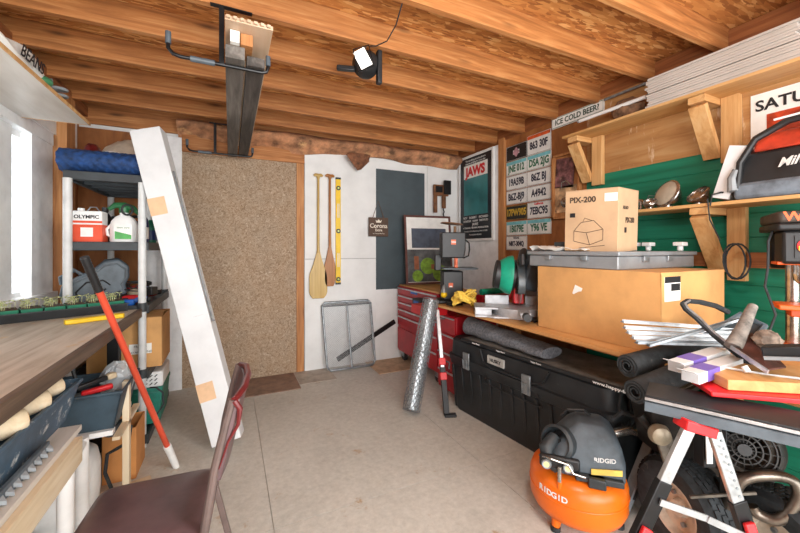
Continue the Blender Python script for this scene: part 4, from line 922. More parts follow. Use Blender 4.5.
text('lettering', 'Milwaukee', .058, M['whitep'], t, (-.1075,-.045,.150), (0,-1,.06), (.36,0,1), bold=.0015, shear=.3)
b = MB(); b.b2((-.13,-.17,.085),(-.115,-.08,.13)); obj('latch', b, M['black'], t, .006)
b = MB(); b.beam((-.09,.10,.338),(-.075,-.24,.352),.008,.008); obj('wand', b, M['whitep'], t)
# ================================================================== RIGHT WORKBENCH
ZB = .845
t = T('workbench', 'long plywood-topped workbench along the right wall', 'workbench', (2.2, 1.5, 0))
b = MB(); b.poly([(1.745,.0,.822),(2.775,.0,.822),(2.775,2.92,.822),(1.70,2.92,.822)], (0,0,.022)); obj('bench_top', b, M['benchply'], t, .001, world=True)
b = MB(); b.b2((1.99,.0,.735),(2.03,2.9,.821)); obj('rail', b, M['stud'], t, .002, world=True)
b = MB(); b.b2((2.70,.0,.735),(2.74,2.9,.821)); obj('rail', b, M['stud'], t, .002, world=True)
for y in (2.85, 1.10, .05):
    for x in (2.70,):
        b = MB(); b.b2((x-.04,y-.04,0),(x+.04,y+.04,.735)); obj('leg', b, M['stud'], t, .002, world=True)
b = MB(); b.b2((2.42,.93,0),(2.49,1.0,.821)); obj('leg', b, M['stud'], t, .002, world=True)
# red tool chest
t = T('tool_chest', 'red rolling tool chest with steel drawer pulls by the back corner', 'tool chest', (2.08, 3.48, 0))
x0, x1, y0, y1 = 1.865, 2.32, 3.02, 3.96
b = MB(); b.b2((x0,y0,.115),(x1,y1,.90)); bd = obj('cabinet', b, M['red'], t, .006, world=True)
zz = .895
for k, hh in enumerate((.085,.075,.075,.075,.12)):
    z1_ = zz; z0_ = zz-hh; zz = z0_-.008
    if k == 1: zz -= .0
    for (ya, yb) in (((y0+.30, y1-.01),) if k else ((y0+.01, y1-.01),)):
        b = MB(); b.b2((x0-.012,ya,z0_),(x0,yb,z1_)); dr = obj('drawer', b, M['red'], t, .003, world=True)
        b = MB(); b.b2((x0-.026,ya+.01,z1_-.024),(x0-.012,yb-.01,z1_-.008)); obj('drawer_pull', b, M['silver'], dr, .002, world=True)
b = MB(); b.b2((x0-.012,y0+.30,.14),(x0,y1-.01,.40)); dr = obj('drawer', b, M['red'], t, .003, world=True)
for k in range(4):
    z1_ = .80-.16*k; b = MB(); b.b2((x0-.014,y0+.01,z1_-.15),(x0,y0+.29,z1_)); dr = obj('drawer', b, M['red'], t, .003, world=True)
    b = MB(); b.b2((x0-.028,y0+.02,z1_-.026),(x0-.014,y0+.28,z1_-.01)); obj('drawer_pull', b, M['silver'], dr, .002, world=True)
b = MB(); b.b2((x0+.01,y0+.01,.902),(x1-.01,y1-.01,.918)); obj('wooden_top', b, M['ply'], t, .002, world=True)
for y in (y0+.08, y1-.08):
    for x in (x0+.05, x1-.05):
        b = MB(); b.cyl((x-.018,y,.05),(x+.018,y,.05),.05,18); wl = obj('caster', b, M['rubber'], t, world=True)
        b = MB(); b.b2((x-.024,y-.03,.05),(x-.019,y+.03,.115)); b.b2((x+.019,y-.03,.05),(x+.024,y+.03,.115)); obj('fork', b, M['steel'], wl, world=True)
b = MB(); b.b2((x0-.016,y0+.42,.845),(x0-.0135,y0+.58,.885)); obj('badge', b, M['bluep'], t, world=True)
t = T('tool_box', 'bright red plastic tray jutting out between the chest and the bench', 'tray', (1.76, 2.98, .67)); b = MB(); b.b2((-.14,-.13,.055),(.10,.16,.14)); obj('tray_body', b, M['redp'], t, .006)
b = MB(); b.tube([(-.13,-.12,.04),(.09,-.12,.02),(.09,-.12,-.0)], .008, 6); obj('slide', b, M['steel'], t)
t = T('battery_box', 'small black clamp box hooked on the front of the red chest', 'box', (1.80, 3.28, .70)); b = MB(); b.b2((-.05,-.09,0),(.045,.09,.13)); obj('box_body', b, M['black'], t, .008); b = MB(); b.b2((-.055,-.05,.08),(-.05,.05,.11)); obj('blue_badge', b, M['bluep'], t)
t = T('tool_cabinet', 'second red metal cabinet tucked under the far end of the right workbench', 'cabinet', (2.05, 2.80, 0))
b = MB(); b.b2((1.845,2.68,.02),(2.30,2.99,.732)); obj('cabinet_body', b, M['red'], t, .005, world=True)
for k in range(4):
    b = MB(); b.b2((1.833,2.69,.565-.17*k),(1.845,2.98,.725-.17*k)); dr = obj('drawer', b, M['red'], t, .003, world=True)
    b = MB(); b.b2((1.820,2.70,.70-.17*k),(1.833,2.97,.714-.17*k)); obj('drawer_pull', b, M['silver'], dr, .002, world=True)
# bandsaw
t = T('bandsaw', 'black benchtop bandsaw with orange badge and cast table near the red chest', 'bandsaw', (1.90, 2.84, .846), math.radians(-24))
b = MB(); b.b2((-.14,-.10,0),(.14,.10,.03)); obj('base', b, M['blackm'], t, .006)
b = MB(); b.b2((-.10,-.09,.03),(.09,.08,.30)); lc = obj('lower_housing', b, M['black'], t, .012)
b = MB(); b.b2((-.045,-.094,.15),(-.005,-.089,.19)); obj('warning_label', b, M['orangep'], lc); b = MB(); b.b2((-.038,-.0965,.152),(-.012,-.0935,.163)); obj('white_label', b, M['paper'], lc)
b = MB(); b.cyl((.03,-.11,.07),(.03,-.08,.07),.028,18); obj('knob', b, M['grey'], lc)
b = MB(); b.b2((-.10,-.14,.315),(.22,.13,.330)); obj('saw_table', b, M['darkgrey'], t, .003)
b = MB(); b.b2((-.16,.0,.30),(-.10,.07,.45)); obj('neck', b, M['blackm'], t, .006)
b = MB(); b.poly([(x,-.09,z) for x, z in [(-.11,.42),(.10,.42),(.115,.50),(.115,.66),(-.11,.66)]], (0,.16,0)); uc = obj('upper_housing', b, M['black'], t, .01)
b = MB(); b.b2((-.022,-.095,.545),(.022,-.089,.59)); obj('orange_badge', b, M['orangep'], uc)
text('lettering', 'WEN', .018, M['paper'], uc, (0,-.097,.567), (1,0,0), (0,0,1), bold=.001)
b = MB(); b.beam((.03,-.05,.33),(.03,-.05,.42),.022,.03); b.beam((.03,-.06,.36),(.03,-.06,.41),.05,.02); obj('blade_guide', b, M['orangep'], t, .002)
b = MB(); b.tube([(.11,-.04,.6),(.155,-.04,.56),(.16,-.04,.5),(.15,-.04,.44),(.10,-.04,.42)], .007, 8); obj('cord', b, M['rubber'], t)
b = MB(); b.cyl((.03,0,.66),(.03,0,.72),.014,12); b.lathe([(0,0),(.11,.004),(.10,.014),(0,.02)], (.0,0,.735), (.1,0,1), 24); obj('tension_knob', b, plain('brown_disc', (128,92,62), .5), t)
t = T('yellow_lamp', 'small yellow and black lamp perched on the top of the wire roll', 'lamp', (1.76, 2.76, .905)); b = MB(); b.ball((0,0,.03), (.03,.03,.03), 14, 8); obj('lamp_body', b, M['yellow'], t); b = MB(); b.lathe([(.03,0),(.012,.06),(0,.075)], (0,0,.05), (0,0,1), 14); obj('cone', b, M['steel'], t)
# yellow cord
t = T('extension_cord', 'yellow extension cord coil on the workbench next to the mitre saw', 'cord', (1.80, 2.50, .846)); t.scale = (1.1, 1.1, 1.25)
b = MB(); b.tube([((.075+.02*math.sin(k*2.1))*math.cos(k*.41)+.012*math.sin(k*.9), (.085+.02*math.cos(k*1.7))*math.sin(k*.41), .012+.045*(.5+.5*math.sin(k*.83))+.0006*k) for k in range(110)], .0075, 6); b.tube([(-.01,0,.06),(.02,-.03,.10),(.06,-.06,.125),(.03,-.01,.115),(-.03,.05,.07)], .008, 6); obj('coil', b, M['cord'], t)
t = T('green_tools', 'green and red tools lying behind the yellow cord on the bench', 'tool', (2.19, 2.62, .846)); b = MB(); b.cyl((-.12,0,.11),(.16,-.03,.12),.028,12); obj('green_tube', b, M['teal'], t); b = MB(); b.b2((-.14,-.05,0),(.16,.05,.085)); obj('red_case', b, M['red'], t, .006)
t = T('black_case', 'black flat case lying on the workbench in front of the bandsaw', 'case', (1.82, 2.66, .846)); b = MB(); b.b2((-.07,-.03,0),(.06,.05,.03)); obj('case_body', b, M['blackm'], t, .006)
# mitre saw
t = T('mitre_saw', 'mitre saw with green motor cap and red arm on the workbench', 'saw', (1.99, 2.07, .846), math.radians(-35)); t.scale = (1.22, 1.22, 1.22)
sv = plain('cast_aluminium', (184,186,190), .45, .35, .08, 18)
b = MB(); b.poly([(-.27,-.12,.0),(-.27,.10,.0),(.27,.10,.0),(.27,-.12,0),(.20,-.12,0),(.16,-.15,0),(-.16,-.15,0),(-.20,-.12,0)], (0,0,.012)); b.b2((-.27,-.10,.045),(-.10,.10,.057)); b.b2((.10,-.10,.045),(.27,.10,.057))
b.b2((-.268,-.095,.01),(-.17,.098,.046)); b.b2((.17,-.095,.01),(.268,.098,.046))
b.lathe([(0,.0),(.15,.0),(.155,.02),(.155,.058),(0,.060)], (0,-.02,0), (0,0,1), 30); obj('base', b, sv, t, .002)
b = MB(); b.beam((0,-.14,.045),(0,-.27,.04),.06,.035); obj('mitre_arm', b, sv, t, .006); b = MB(); b.cyl((0,-.27,.04),(0,-.32,.04),.022,14); obj('mitre_handle', b, M['black'], t)
b = MB(); b.b2((-.20,.05,.057),(-.05,.07,.115)); b.b2((.05,.05,.057),(.22,.07,.115)); obj('fence', b, sv, t, .003)
b = MB(); b.lathe([(0,-.0015),(.127,-.0015),(.127,.0015),(0,.0015)], (0,-.01,.195), (1,0,0), 40); obj('blade', b, M['silver'], t)
b = MB()
pr = [(.0,.13)]+[(.14*math.cos(a), .205+.14*math.sin(a)) for a in [math.radians(-20+14*k) for k in range(17)]]
b.poly([(-.022,-.01+y,z) for y, z in pr], (.044,0,0)); obj('blade_guard', b, plain('smoky_guard', (74,82,86), .25, 0, .1, 9), t, .004)
b = MB(); b.tube([(0,.13,.08),(0,.16,.16),(0,.12,.25),(.02,.03,.29)], [.04,.04,.035,.03], 12); b.beam((0,.02,.07),(0,.03,.19),.09,.06,(1,0,0)); obj('pivot_arm', b, M['redp'], t, .006, label='red pivot arm')
b = MB(); b.cyl((-.02,-.01,.24),(-.145,-.01,.258),.088,26); mo = obj('motor', b, M['black'], t, .004)
b = MB(); b.lathe([(.07,.025),(.085,.02),(.10,.0),(.118,-.03),(.122,-.055),(.06,-.056)], (-.10,-.01,.255), (-1,0,.1), 30); obj('motor_cap', b, M['teal'], mo, label='green motor cap')
b = MB(); b.tube([(.03,-.02,.36),(.02,-.08,.40),(.0,-.15,.37),(.0,-.16,.32)], .020, 10); obj('handle', b, M['black'], t)
b = MB(); b.beam((.03,.0,.16),(.09,.03,.40),.14,.10); b.beam((.06,.05,.36),(.26,.12,.38),.08,.08); obj('gear_housing', b, M['darkgrey'], t, .012)
t = T('dust_bag', 'black dust bag lying by the mitre saw under the plywood edge of the carton', 'bag', (1.99, 1.83, .846)); b = MB(); b.sheet(10, 6, lambda u, v: (-.12+.24*u, -.035+.07*v, .012+.014*math.sin(PI*v)+.006*math.sin(9*u)), (0,0,.012)); obj('bag', b, M['black'], t)
t = T('steel_block', 'pale steel jointer fence standing behind the mitre saw', 'tool', (2.55, 2.25, .846)); b = MB(); b.b2((-.12,-.2,0),(.12,.2,.16)); b.b2((-.03,-.22,.16),(.0,.22,.24)); obj('body', b, M['casegrey'], t, .004)
# big carton, metal case, printed carton
t = T('cardboard_box', 'large open cardboard box on the right workbench carrying the grey metal case', 'box', (2.15, 1.365, .846), math.radians(1.5))
X, Y, Z = .315, .365, .385
b = MB(); w = .006
b.b2((-X,-Y,0),(X,-Y+w,Z)); b.b2((-X,Y-w,0),(X,Y,Z)); b.b2((X-w,-Y+w,0),(X,Y-w,Z)); b.b2((-X+w,-Y+w,0),(X-w,Y-w,w))
b.sheet(6, 16, lambda u, v: (-X-.012*math.sin(PI*v)*math.sin(PI*u), -Y+2*Y*v, Z*u), (-.006,0,0)); obj('carton_body', b, M['card'], t, 0)
b = MB(); b.b2((-X,-Y,Z),(X,Y,Z+.006)); obj('lid_flaps', b, M['card'], t)
b = MB(); b.box((-X-.009,.07,.26), (.002,.05,.055), Matrix.Rotation(.35,3,'X')); obj('torn_label', b, M['paper'], t)
b = MB(); b.b2((-X+.03,-Y-.002,.25),(-X+.17,-Y,.37)); lb = obj('shipping_label', b, M['paper'], t); b = MB(); b.b2((-X+.03,-Y-.003,.34),(-X+.17,-Y-.002,.37)); b.b2((-X+.085,-Y-.003,.30),(-X+.165,-Y-.002,.335)); obj('black_print', b, M['ink'], lb)
b = MB(); b.poly([(-X+.0,-Y-.004,.0),(-X+.05,-Y-.004,0),(-X+.03,-Y-.004,.05),(-X+.01,-Y-.004,.09)], (0,-.002,0)); obj('torn_flap', b, M['paper'], t)
t = T('metal_case', 'grey metal case with latches lying on top of the large cardboard box', 'case', (2.20, 1.50, 1.2385), math.radians(1.5))
b = MB(); b.b2((-.36,-.29,0),(.42,.31,.072)); cb = obj('case_body', b, M['casegrey'], t, .006)
b = MB(); b.b2((-.372,-.302,.074),(.432,.322,.098)); obj('lid', b, M['casegrey'], t, .005)
for x in (-.12,.12): b = MB(); b.b2((x-.025,-.306,.04),(x+.025,-.291,.072)); obj('latch', b, M['steel'], t, .002)
for y in (-.1,.15): b = MB(); b.b2((-.378,y-.02,.045),(-.36,y+.02,.072)); obj('latch', b, M['steel'], t, .002)
t = T('printed_carton', 'brown carton printed PIX-200 standing on the grey metal case', 'box', (2.02, 1.42, 1.339), math.radians(16), rot=(math.radians(2), math.radians(-2), math.radians(14)))
X, Y, Z = .155, .145, .355
b = MB(); b.b2((-X,-Y,.003),(X,Y,Z)); pc = obj('carton_body', b, M['card2'], t, .002)
b = MB(); b.b2((-X-.002,-Y,Z),(X+.002,Y,Z+.003)); obj('top_flap', b, M['card2'], t)
ik = plain('carton_print', (70,56,44), .7)
text('lettering', 'PIX-200', .045, ik, pc, (-X-.001,.045,.30), (0,-1,0), (0,0,1), bold=.0015)
text('lettering', 'PIX-200', .042, ik, pc, (.02,-Y-.001,.18), (1,0,0), (0,0,1), bold=.0015)
text('lettering', 'AKASO', .025, ik, pc, (-.05,-Y-.001,.25), (1,0,0), (0,0,1), bold=.001)
b = MB(); b.b2((-X-.0015,.085,.20),(-X,.115,.225)); b.b2((-.06,-Y-.0015,.11),(-.03,-Y,.14)); obj('ink_block', b, M['ink'], pc)
b = MB(); b.poly([(-X-.0015,-.14,.285),(-X-.0015,-.075,.285),(-X-.0015,-.075,.33),(-X-.0015,-.14,.33)], (.001,0,0)); obj('sticker', b, M['paper'], pc)
b = MB()
out = [(.09,.06),(.09,.12),(.05,.17),(-.02,.18),(-.07,.13),(-.07,.07),(.0,.04)]
b.tube([(-X-.001,y,z) for y, z in out], .0016, 4, True); b.tube([(-X-.001,.09,.12),(-X-.001,.02,.11),(-X-.001,-.07,.13)], .0016, 4); b.tube([(-X-.001,.02,.11),(-X-.001,.0,.04)], .0016, 4); b.tube([(-X-.001,.06,.02),(-X-.001,-.08,.04)], .0014, 4); b.tube([(-X-.001,.04,.17),(-X-.001,.03,.195),(-X-.001,-.01,.18)], .0014, 4)
obj('line_drawing', b, ik, pc)
t = T('paper_sheet', 'crumpled white plastic sheet lying beside the printed carton on the metal case', 'plastic sheet', (1.96, 1.50, 1.339))
b = MB(); b.sheet(22, 14, lambda u, v: (-.12+.16*u+.01*math.sin(9*v), -.14+.42*v, .004+.022*abs(math.sin(7*u+5*v))*(.3+v)+.006*math.sin(23*v)), (0,0,.002)); 
o_ = obj('sheet', b, M['paper'], t, 0, 50)
t.location = (1.945, 1.52, 1.339)
t = T('dark_tray', 'dark open tray of tools behind the white plastic sheet on the metal case', 'tray', (2.25, 1.72, 1.339)); b = MB(); b.b2((-.2,-.07,0),(.2,.07,.06)); obj('tray_body', b, M['darkgrey'], t, .006); b = MB(); b.b2((-.1,-.03,.06),(.12,.04,.10)); obj('tool_insert', b, M['black'], t, .01)
for k, (x, y) in enumerate(((2.50,1.60),(2.515,1.52),(2.535,1.44),(2.55,1.26))):
    lab = ('leftmost of the four small pale socket caps in a row on the metal case','second pale socket cap from the left on the metal case','third pale socket cap from the left on the metal case','pale socket cap standing apart at the right on the metal case')[k]
    t = T('socket_cap', lab, 'cap', (x, y, 1.339), 0, 'pale socket caps in a row on the metal case'); b = MB(); b.cyl((0,0,0),(0,0,.03),.016,12); b.b2((-.03,-.028,.03),(.03,.028,.055)); obj('cap_body', b, M['whitep'], t, .004)
# drill press
t = T('drill_press', 'black and orange benchtop drill press standing on the right workbench', 'drill press', (2.50, .735, .846), math.radians(-62)); t.scale = (.86, .86, .985)
b = MB(); b.b2((-.11,-.16,0),(.11,.14,.03)); obj('base', b, M['orangep'], t, .008)
b = MB(); b.cyl((0,.08,.03),(0,.08,.58),.032,20); obj('column', b, M['chrome'], t)
b = MB(); b.b2((-.10,-.16,.22),(.10,.03,.245)); b.beam((0,-.02,.20),(0,.08,.20),.06,.05); obj('work_table', b, M['orangep'], t, .006)
b = MB(); b.b2((-.085,-.15,.44),(.085,.04,.60)); hd = obj('head_casting', b, M['black'], t, .014)
b = MB(); b.b2((-.04,-.156,.47),(.04,-.149,.575)); sw = obj('switch_plate', b, M['black'], hd)
b = MB(); b.lathe([(0,0),(.034,0),(.034,.008),(0,.012)], (0,-.155,.525), (0,-1,0), 20); obj('stop_paddle', b, M['redp'], sw)
b = MB(); b.b2((-.028,-.170,.505),(.028,-.164,.525)); obj('switch_insert', b, M['yellow'], sw)
b = MB(); b.b2((-.10,-.12,.435),(.10,.03,.45)); b.b2((.085,-.1,.45),(.10,.02,.58)); obj('orange_trim', b, M['orangep'], t, .003)
b = MB(); b.poly([(x,y,.60) for x, y in [(-.105,-.17),(.105,-.17),(.12,-.10),(.12,.22),(.08,.28),(-.08,.28),(-.12,.22),(-.12,-.10)]], (0,0,.035)); obj('belt_tray', b, M['blackdusty'], t, .01)
b = MB(); b.poly([(x,y,.637) for x, y in [(-.10,-.165),(.10,-.165),(.115,-.10),(.115,.22),(.075,.27),(-.075,.27),(-.115,.22),(-.115,-.10)]], (0,0,.055)); bc = obj('belt_cover', b, plain('dusty_brown_black', (72,64,58), .6, 0, .25, 10, ((120,104,88), 7, .6)), t, .014)
text('lettering', 'WEN', .06, M['orangep'], bc, (0,-.1665,.664), (1,0,0), (0,0,1), bold=.002, wx=1.2)
b = MB(); b.lathe([(0,0),(.032,0),(.03,.03),(.034,.04),(.03,.07),(.014,.09),(0,.09)][::-1] if False else [(0,0),(.014,0),(.03,.02),(.034,.05),(.03,.06),(.032,.10),(0,.10)], (0,-.07,.345), (0,0,1), 20); obj('chuck', b, M['chrome'], t)
b = MB(); b.cyl((0,-.07,.30),(0,-.07,.35),.006,8); obj('drill_bit', b, M['steel'], t)
for a in (0, 2.1, 4.2):
    b = MB(); p = Vector((.10,-.03,.50)); q_ = p+Vector((.05, .11*math.cos(a), .11*math.sin(a))); b.tube([p,q_],.006,8); ob = obj('feed_handle', b, M['steel'], t); b = MB(); b.ball(q_, .016, 12, 8); obj('handle_knob', b, M['black'], ob)
b = MB(); b.lathe([(0,0),(.07,0),(.08,.02),(.08,.16),(.06,.19),(0,.19)], (0,.20,.41), (0,0,1), 22); obj('motor', b, M['blackm'], t)
b = MB(); b.tube([(-.10,-.05,.62),(-.135,-.12,.55),(-.14,-.14,.42),(-.155,-.16,.33),(-.12,-.2,.2),(-.15,-.2,.1)], .006, 8); b.tube([(.0,-.165,.46),(-.03,-.21,.38),(-.02,-.21,.28),(.06,-.2,.22),(.12,-.12,.2)], .006, 8); obj('power_cord', b, M['rubber'], t)
t = T('cable_loops', 'black cable loops hanging from the pine brace above the large box', 'cable', (2.58, 1.02, 1.20)); t.scale = (1, .7, 1)
b = MB(); b.tube([(.0+.03*math.sin(k*.21),-.03+.075*math.cos(k*.4),.08+.10*math.sin(k*.4)) for k in range(64)], .005, 6); b.tube([(-.08,.09,.40),(-.095,.07,.46),(-.08,.02,.47),(.02,-.03,.47)], .005, 6); b.tube([(-.095,.10,.44),(-.07,.10,.32),(-.02,.06,.20)], .005, 6); obj('cable', b, M['rubber'], t)
# ================================================================== BLACK CHEST AND UNDER BENCH
t = T('storage_chest', 'large black plastic storage chest with steel latches under the right workbench', 'chest', (2.03, 1.93, 0), math.radians(6.0))
X, Y = .275, .70
def rr(X, Y, r, n=6):
    o = []
    for cx, cy, a0 in ((X-r,Y-r,0),(-X+r,Y-r,90),(-X+r,-Y+r,180),(X-r,-Y+r,270)):
        for k in range(n+1): a = math.radians(a0+90*k/n); o.append((cx+r*math.cos(a), cy+r*math.sin(a)))
    return o
def loft(b, layers):
    n = len(layers[0][0]); vs = []; fs = []
    for pts, z in layers: vs += [(x, y, z) for x, y in pts]
    for l in range(len(layers)-1):
        for k in range(n): fs.append((l*n+k, l*n+(k+1)%n, (l+1)*n+(k+1)%n, (l+1)*n+k))
    fs.append(tuple(range(n))[::-1]); fs.append(tuple(range((len(layers)-1)*n, len(layers)*n))); return b.add(vs, fs)
b = MB(); loft(b, [(rr(X-.05,Y-.05,.07),.0),(rr(X-.035,Y-.035,.08),.03),(rr(X-.012,Y-.012,.09),.385),(rr(X,Y,.09),.392),(rr(X,Y,.09),.42)]); obj('chest_body', b, M['blackdusty'], t)
b = MB()
for k in range(13):
    y = -.62+.1033*k; b.poly([(-X+.052,y-.012,.02),(-X+.052,y+.012,.02),(-X+.010,y+.012,.38),(-X+.010,y-.012,.38)], (-.012,0,0))
obj('body_ribs', b, M['blackdusty'], t, .003)
b = MB(); loft(b, [(rr(X+.008,Y+.008,.09),.424),(rr(X+.008,Y+.008,.09),.46),(rr(X-.008,Y-.008,.09),.468),(rr(X-.014,Y-.014,.09),.585),(rr(X-.03,Y-.03,.08),.60)]); ld = obj('lid', b, M['blackdusty'], t)
b = MB(); b.tube([(-X+.004,-.30,.58),(-X-.004,-.26,.50),(-X-.004,-.18,.475),(-X-.004,.18,.475),(-X-.004,.26,.50),(-X+.004,.30,.58)], .008, 6); b.tube([(-X-.008,-.16,.45),(-X-.003,-.22,.42),(-X+.0,-.26,.34),(-X+.0,.26,.34),(-X-.003,.22,.42)], .006, 6); obj('lid_ridge', b, M['blackdusty'], ld)
b = MB(); b.b2((-X-.002,.06,.50),(-X+.012,.22,.56)); bdg = obj('badge', b, plain('badge_grey', (176,176,172), .5), t, .003)
text('lettering', 'HUSKY', .034, M['ink'], bdg, (-X-.003,.14,.53), (0,-1,0), (0,0,1), bold=.001)
for y in (-.14, .44):
    b = MB(); b.b2((-X-.018,y-.035,.39),(-X-.003,y+.035,.52)); la = obj('latch', b, M['steel'], t, .004); b = MB(); b.tube([(-X-.022,y-.02,.40),(-X-.03,y-.02,.47),(-X-.03,y+.02,.47),(-X-.022,y+.02,.40)], .004, 6); obj('latch_bail', b, M['steel'], la)
b = MB(); b.tube([(-.08,-Y-.004,.33),(-.08,-Y-.05,.31),(.08,-Y-.05,.31),(.08,-Y-.004,.33)], .012, 8); obj('end_handle', b, M['black'], t)
t = T('display_board', 'long black-edged flooring sample board lying on the black chest', 'board', (1.99, 1.82, .602), 0, rot=(0,0,math.radians(6)))
b = MB(); b.b2((-.22,-.82,0),(.24,.62,.022)); bb = obj('board_core', b, M['black'], t, .002)
b = MB(); b.b2((-.205,-.80,.022),(.22,.60,.025)); obj('board_face', b, plain('dusty_grey_face', (108,104,98), .7, 0, .2, 8), t)
wt = M['whitep']
text('lettering', 'www.happy-floors.com', .024, wt, bb, (-.2212,-.62,.011), (0,-1,0), (0,0,1), bold=.0006, wx=1.3)
for y_ in (.45,.2,-.1): text('lettering', 'happy floors', .016, wt, bb, (-.2212,y_,.011), (0,-1,0), (0,0,1))
t = T('moving_blanket', 'rolled grey moving blanket on the sample board under the bench edge', 'blanket', (1.86, 2.00, .628), math.radians(6))
def blk(u, v):
    a = 2*PI*v; r = 1+.06*math.sin(u*22+a*2)
    return (.01+.075*math.cos(a)*r*(1+.5*u), .46-.78*u, .078*(1-.5*u)+.074*(1-.5*u)*math.sin(a)*r)
b = MB(); b.sheet(40, 22, blk); 
for u in (0,1): b.add([blk(u, k/22) for k in range(22)], [tuple(range(22))])
obj('rolled_blanket', b, M['felt'], t, 0, 70)
# chicken wire roll
P, Q = Vector((1.335,2.585,.0)), Vector((1.655,2.80,.90)); d = (Q-P).normalized(); Lw = (Q-P).length
t = T('wire_roll', 'roll of grey galvanised chicken wire leaning against the workbench corner', 'wire roll', P)
e1 = d.cross(Vector((0,0,1))).normalized(); e2 = e1.cross(d)
P = P+Vector((0,0,.03))
def cp(r, a, v): return P+d*v+e1*r*math.cos(a)+e2*r*math.sin(a)
b = MB(); na = 14; dzw = .026; nz = int(.95/dzw)
for k in range(na):
    for sg_ in (1, -1):
        pts = [cp(.072, 2*PI*(k+sg_*j*.5)/na, .0+dzw*j) for j in range(nz+1)]; b.tube(pts, .0021, 3)
for v in (0, nz*dzw*.5, nz*dzw): b.tube([cp(.0725, 2*PI*k/20, v) for k in range(20)], .003, 4, True)
obj('outer_wire', b, M['steel'], t, world=True)
b = MB(); N_ = 60; b.sheet(N_, 6, lambda u, v: cp(.02+.043*u, 2*PI*3.2*u, .01+.92*v)); obj('inner_layers', b, plain('rolled_wire_inner', (166,172,176), .45, .6, .35, 90), t, world=True)
# leaning support leg
t = T('support_leg', 'black and red telescopic stand leg leaning on the bench beside the wire roll', 'stand leg', (1.57, 2.42, 0))
a_, c_ = Vector((1.575,2.43,.02)), Vector((1.69,2.76,.80))
def la_(u): return a_+(c_-a_)*u
b = MB(); b.beam(la_(0), la_(.42), .045, .03); obj('lower_tube', b, M['blackm'], t, .003, world=True)
b = MB(); b.beam(la_(.40), la_(1.0), .032, .022); obj('upper_tube', b, M['silver'], t, .003, world=True)
for u in (.30,.44,): b = MB(); b.beam(la_(u), la_(u+.07), .058, .042); obj('clamp', b, M['redp'], t, .005, world=True)
b = MB(); b.tube([la_(.5), la_(.46)+Vector((.06,-.02,0)), la_(.4)+Vector((.05,-.02,0))], .008, 6); obj('lever', b, M['black'], t, world=True)
b = MB(); b.beam(a_+Vector((-.02,0,-.008)), a_+Vector((.07,-.035,-.008)), .05, .022); obj('foot', b, M['rubber'], t, .005, world=True)
# ================================================================== COMPRESSOR
cx = F(577, 500, 1.81); 
t = T('air_compressor', 'orange pancake air compressor with grey shroud on the floor', 'air compressor', (cx.x, cx.y, 0), 0, rot=(0,0,-YAW-.38)); t.scale = (1.04, 1.04, .97)
R = .215
b = MB(); b.lathe([(0,.040),(.10,.042),(.165,.052),(.20,.072),(R,.108),(R,.215),(.203,.250),(.165,.275),(.10,.286),(0,.288)], seg=44); tk = obj('tank', b, M['orange'], t, 0, 60)
b = MB(); b.tube([(R*1.004*math.cos(2*PI*k/44), R*1.004*math.sin(2*PI*k/44), .172) for k in range(44)], .003, 6, True); obj('weld_seam', b, M['orange'], tk)
# lettering wrapped onto the tank side
ang = math.radians(-139)
for k, chh in enumerate('RIDGID'):
    a = ang+math.radians(6.2*k); p = Vector((math.cos(a)*(R+.001), math.sin(a)*(R+.001), .198-.0*k))
    text('lettering', chh, .038, M['whitep'], tk, p, (-math.sin(a), math.cos(a), 0), (0,0,1), bold=.001)
for k in range(3):
    a = math.radians(-125+120*k); b = MB(); b.tube([(.16*math.cos(a),.16*math.sin(a),.07),(.175*math.cos(a),.175*math.sin(a),.02)], [.026,.018], 12); ft = obj('foot', b, M['orange'], t); b = MB(); b.cyl((.176*math.cos(a),.176*math.sin(a),.0),(.176*math.cos(a),.176*math.sin(a),.022),.022,14); obj('rubber_pad', b, M['rubber'], ft)
# shroud: a lofted hood
b = MB()
def so(w, d0, d1, r=.04): return [(x, y+(d0+d1)/2) for x, y in rr(w, (d1-d0)/2, r)]
def sh_(pts, dx): return [(x+dx, y) for x, y in pts]
loft(b, [(sh_(so(.155,-.145,.135,.04),.03),.285),(sh_(so(.150,-.140,.135,.04),.035),.375),(sh_(so(.125,-.115,.125,.035),.05),.425),(sh_(so(.095,-.085,.11,.03),.055),.475),(sh_(so(.060,-.055,.09,.02),.055),.503),(sh_(so(.050,-.045,.08,.02),.055),.507)]); obj('shroud', b, plain('dusty_shroud', (78,88,96), .55, 0, .15, 10, ((150,152,150), 40, .68)), t, .006, 50)
b = MB(); b.tube([(-.10,-.06,.42),(-.14,-.11,.38),(-.135,-.13,.33),(-.09,-.14,.305)], [.03,.034,.03,.026], 14); b.lathe([(.068,-.06),(.082,-.02),(.084,.02),(.072,.03),(.066,.0),(.060,-.04),(0,-.045)], (-.085,-.085,.405), (-.75,-1,.35), 28); obj('motor_cowl', b, M['slate'], t)
b = MB(); b.lathe([(0,-.036),(.06,-.036),(.058,-.03),(0,-.03)], (-.085,-.085,.405), (-.75,-1,.35), 24); b.lathe([(0,-.03),(.02,-.03),(.02,.01),(0,.012)], (-.085,-.085,.405), (-.75,-1,.35), 14); obj('cowl_vent', b, M['black'], t)
b = MB(); b.b2((-.17,-.165,.315),(-.0,-.14,.375)); gp_ = obj('gauge_panel', b, M['black'], t, .01)
for x in (-.14,-.05): b = MB(); b.lathe([(0,0),(.022,0),(.022,.014),(.018,.018),(0,.016)], (x,-.165,.335), (0,-1,.2), 18); g_ = obj('gauge', b, M['steel'], gp_); b = MB(); b.lathe([(0,0),(.015,0),(0,.001)], (x,-.182,.338), (0,-1,.2), 14); obj('dial', b, plain('gauge_face', (226,212,150), .3), g_)
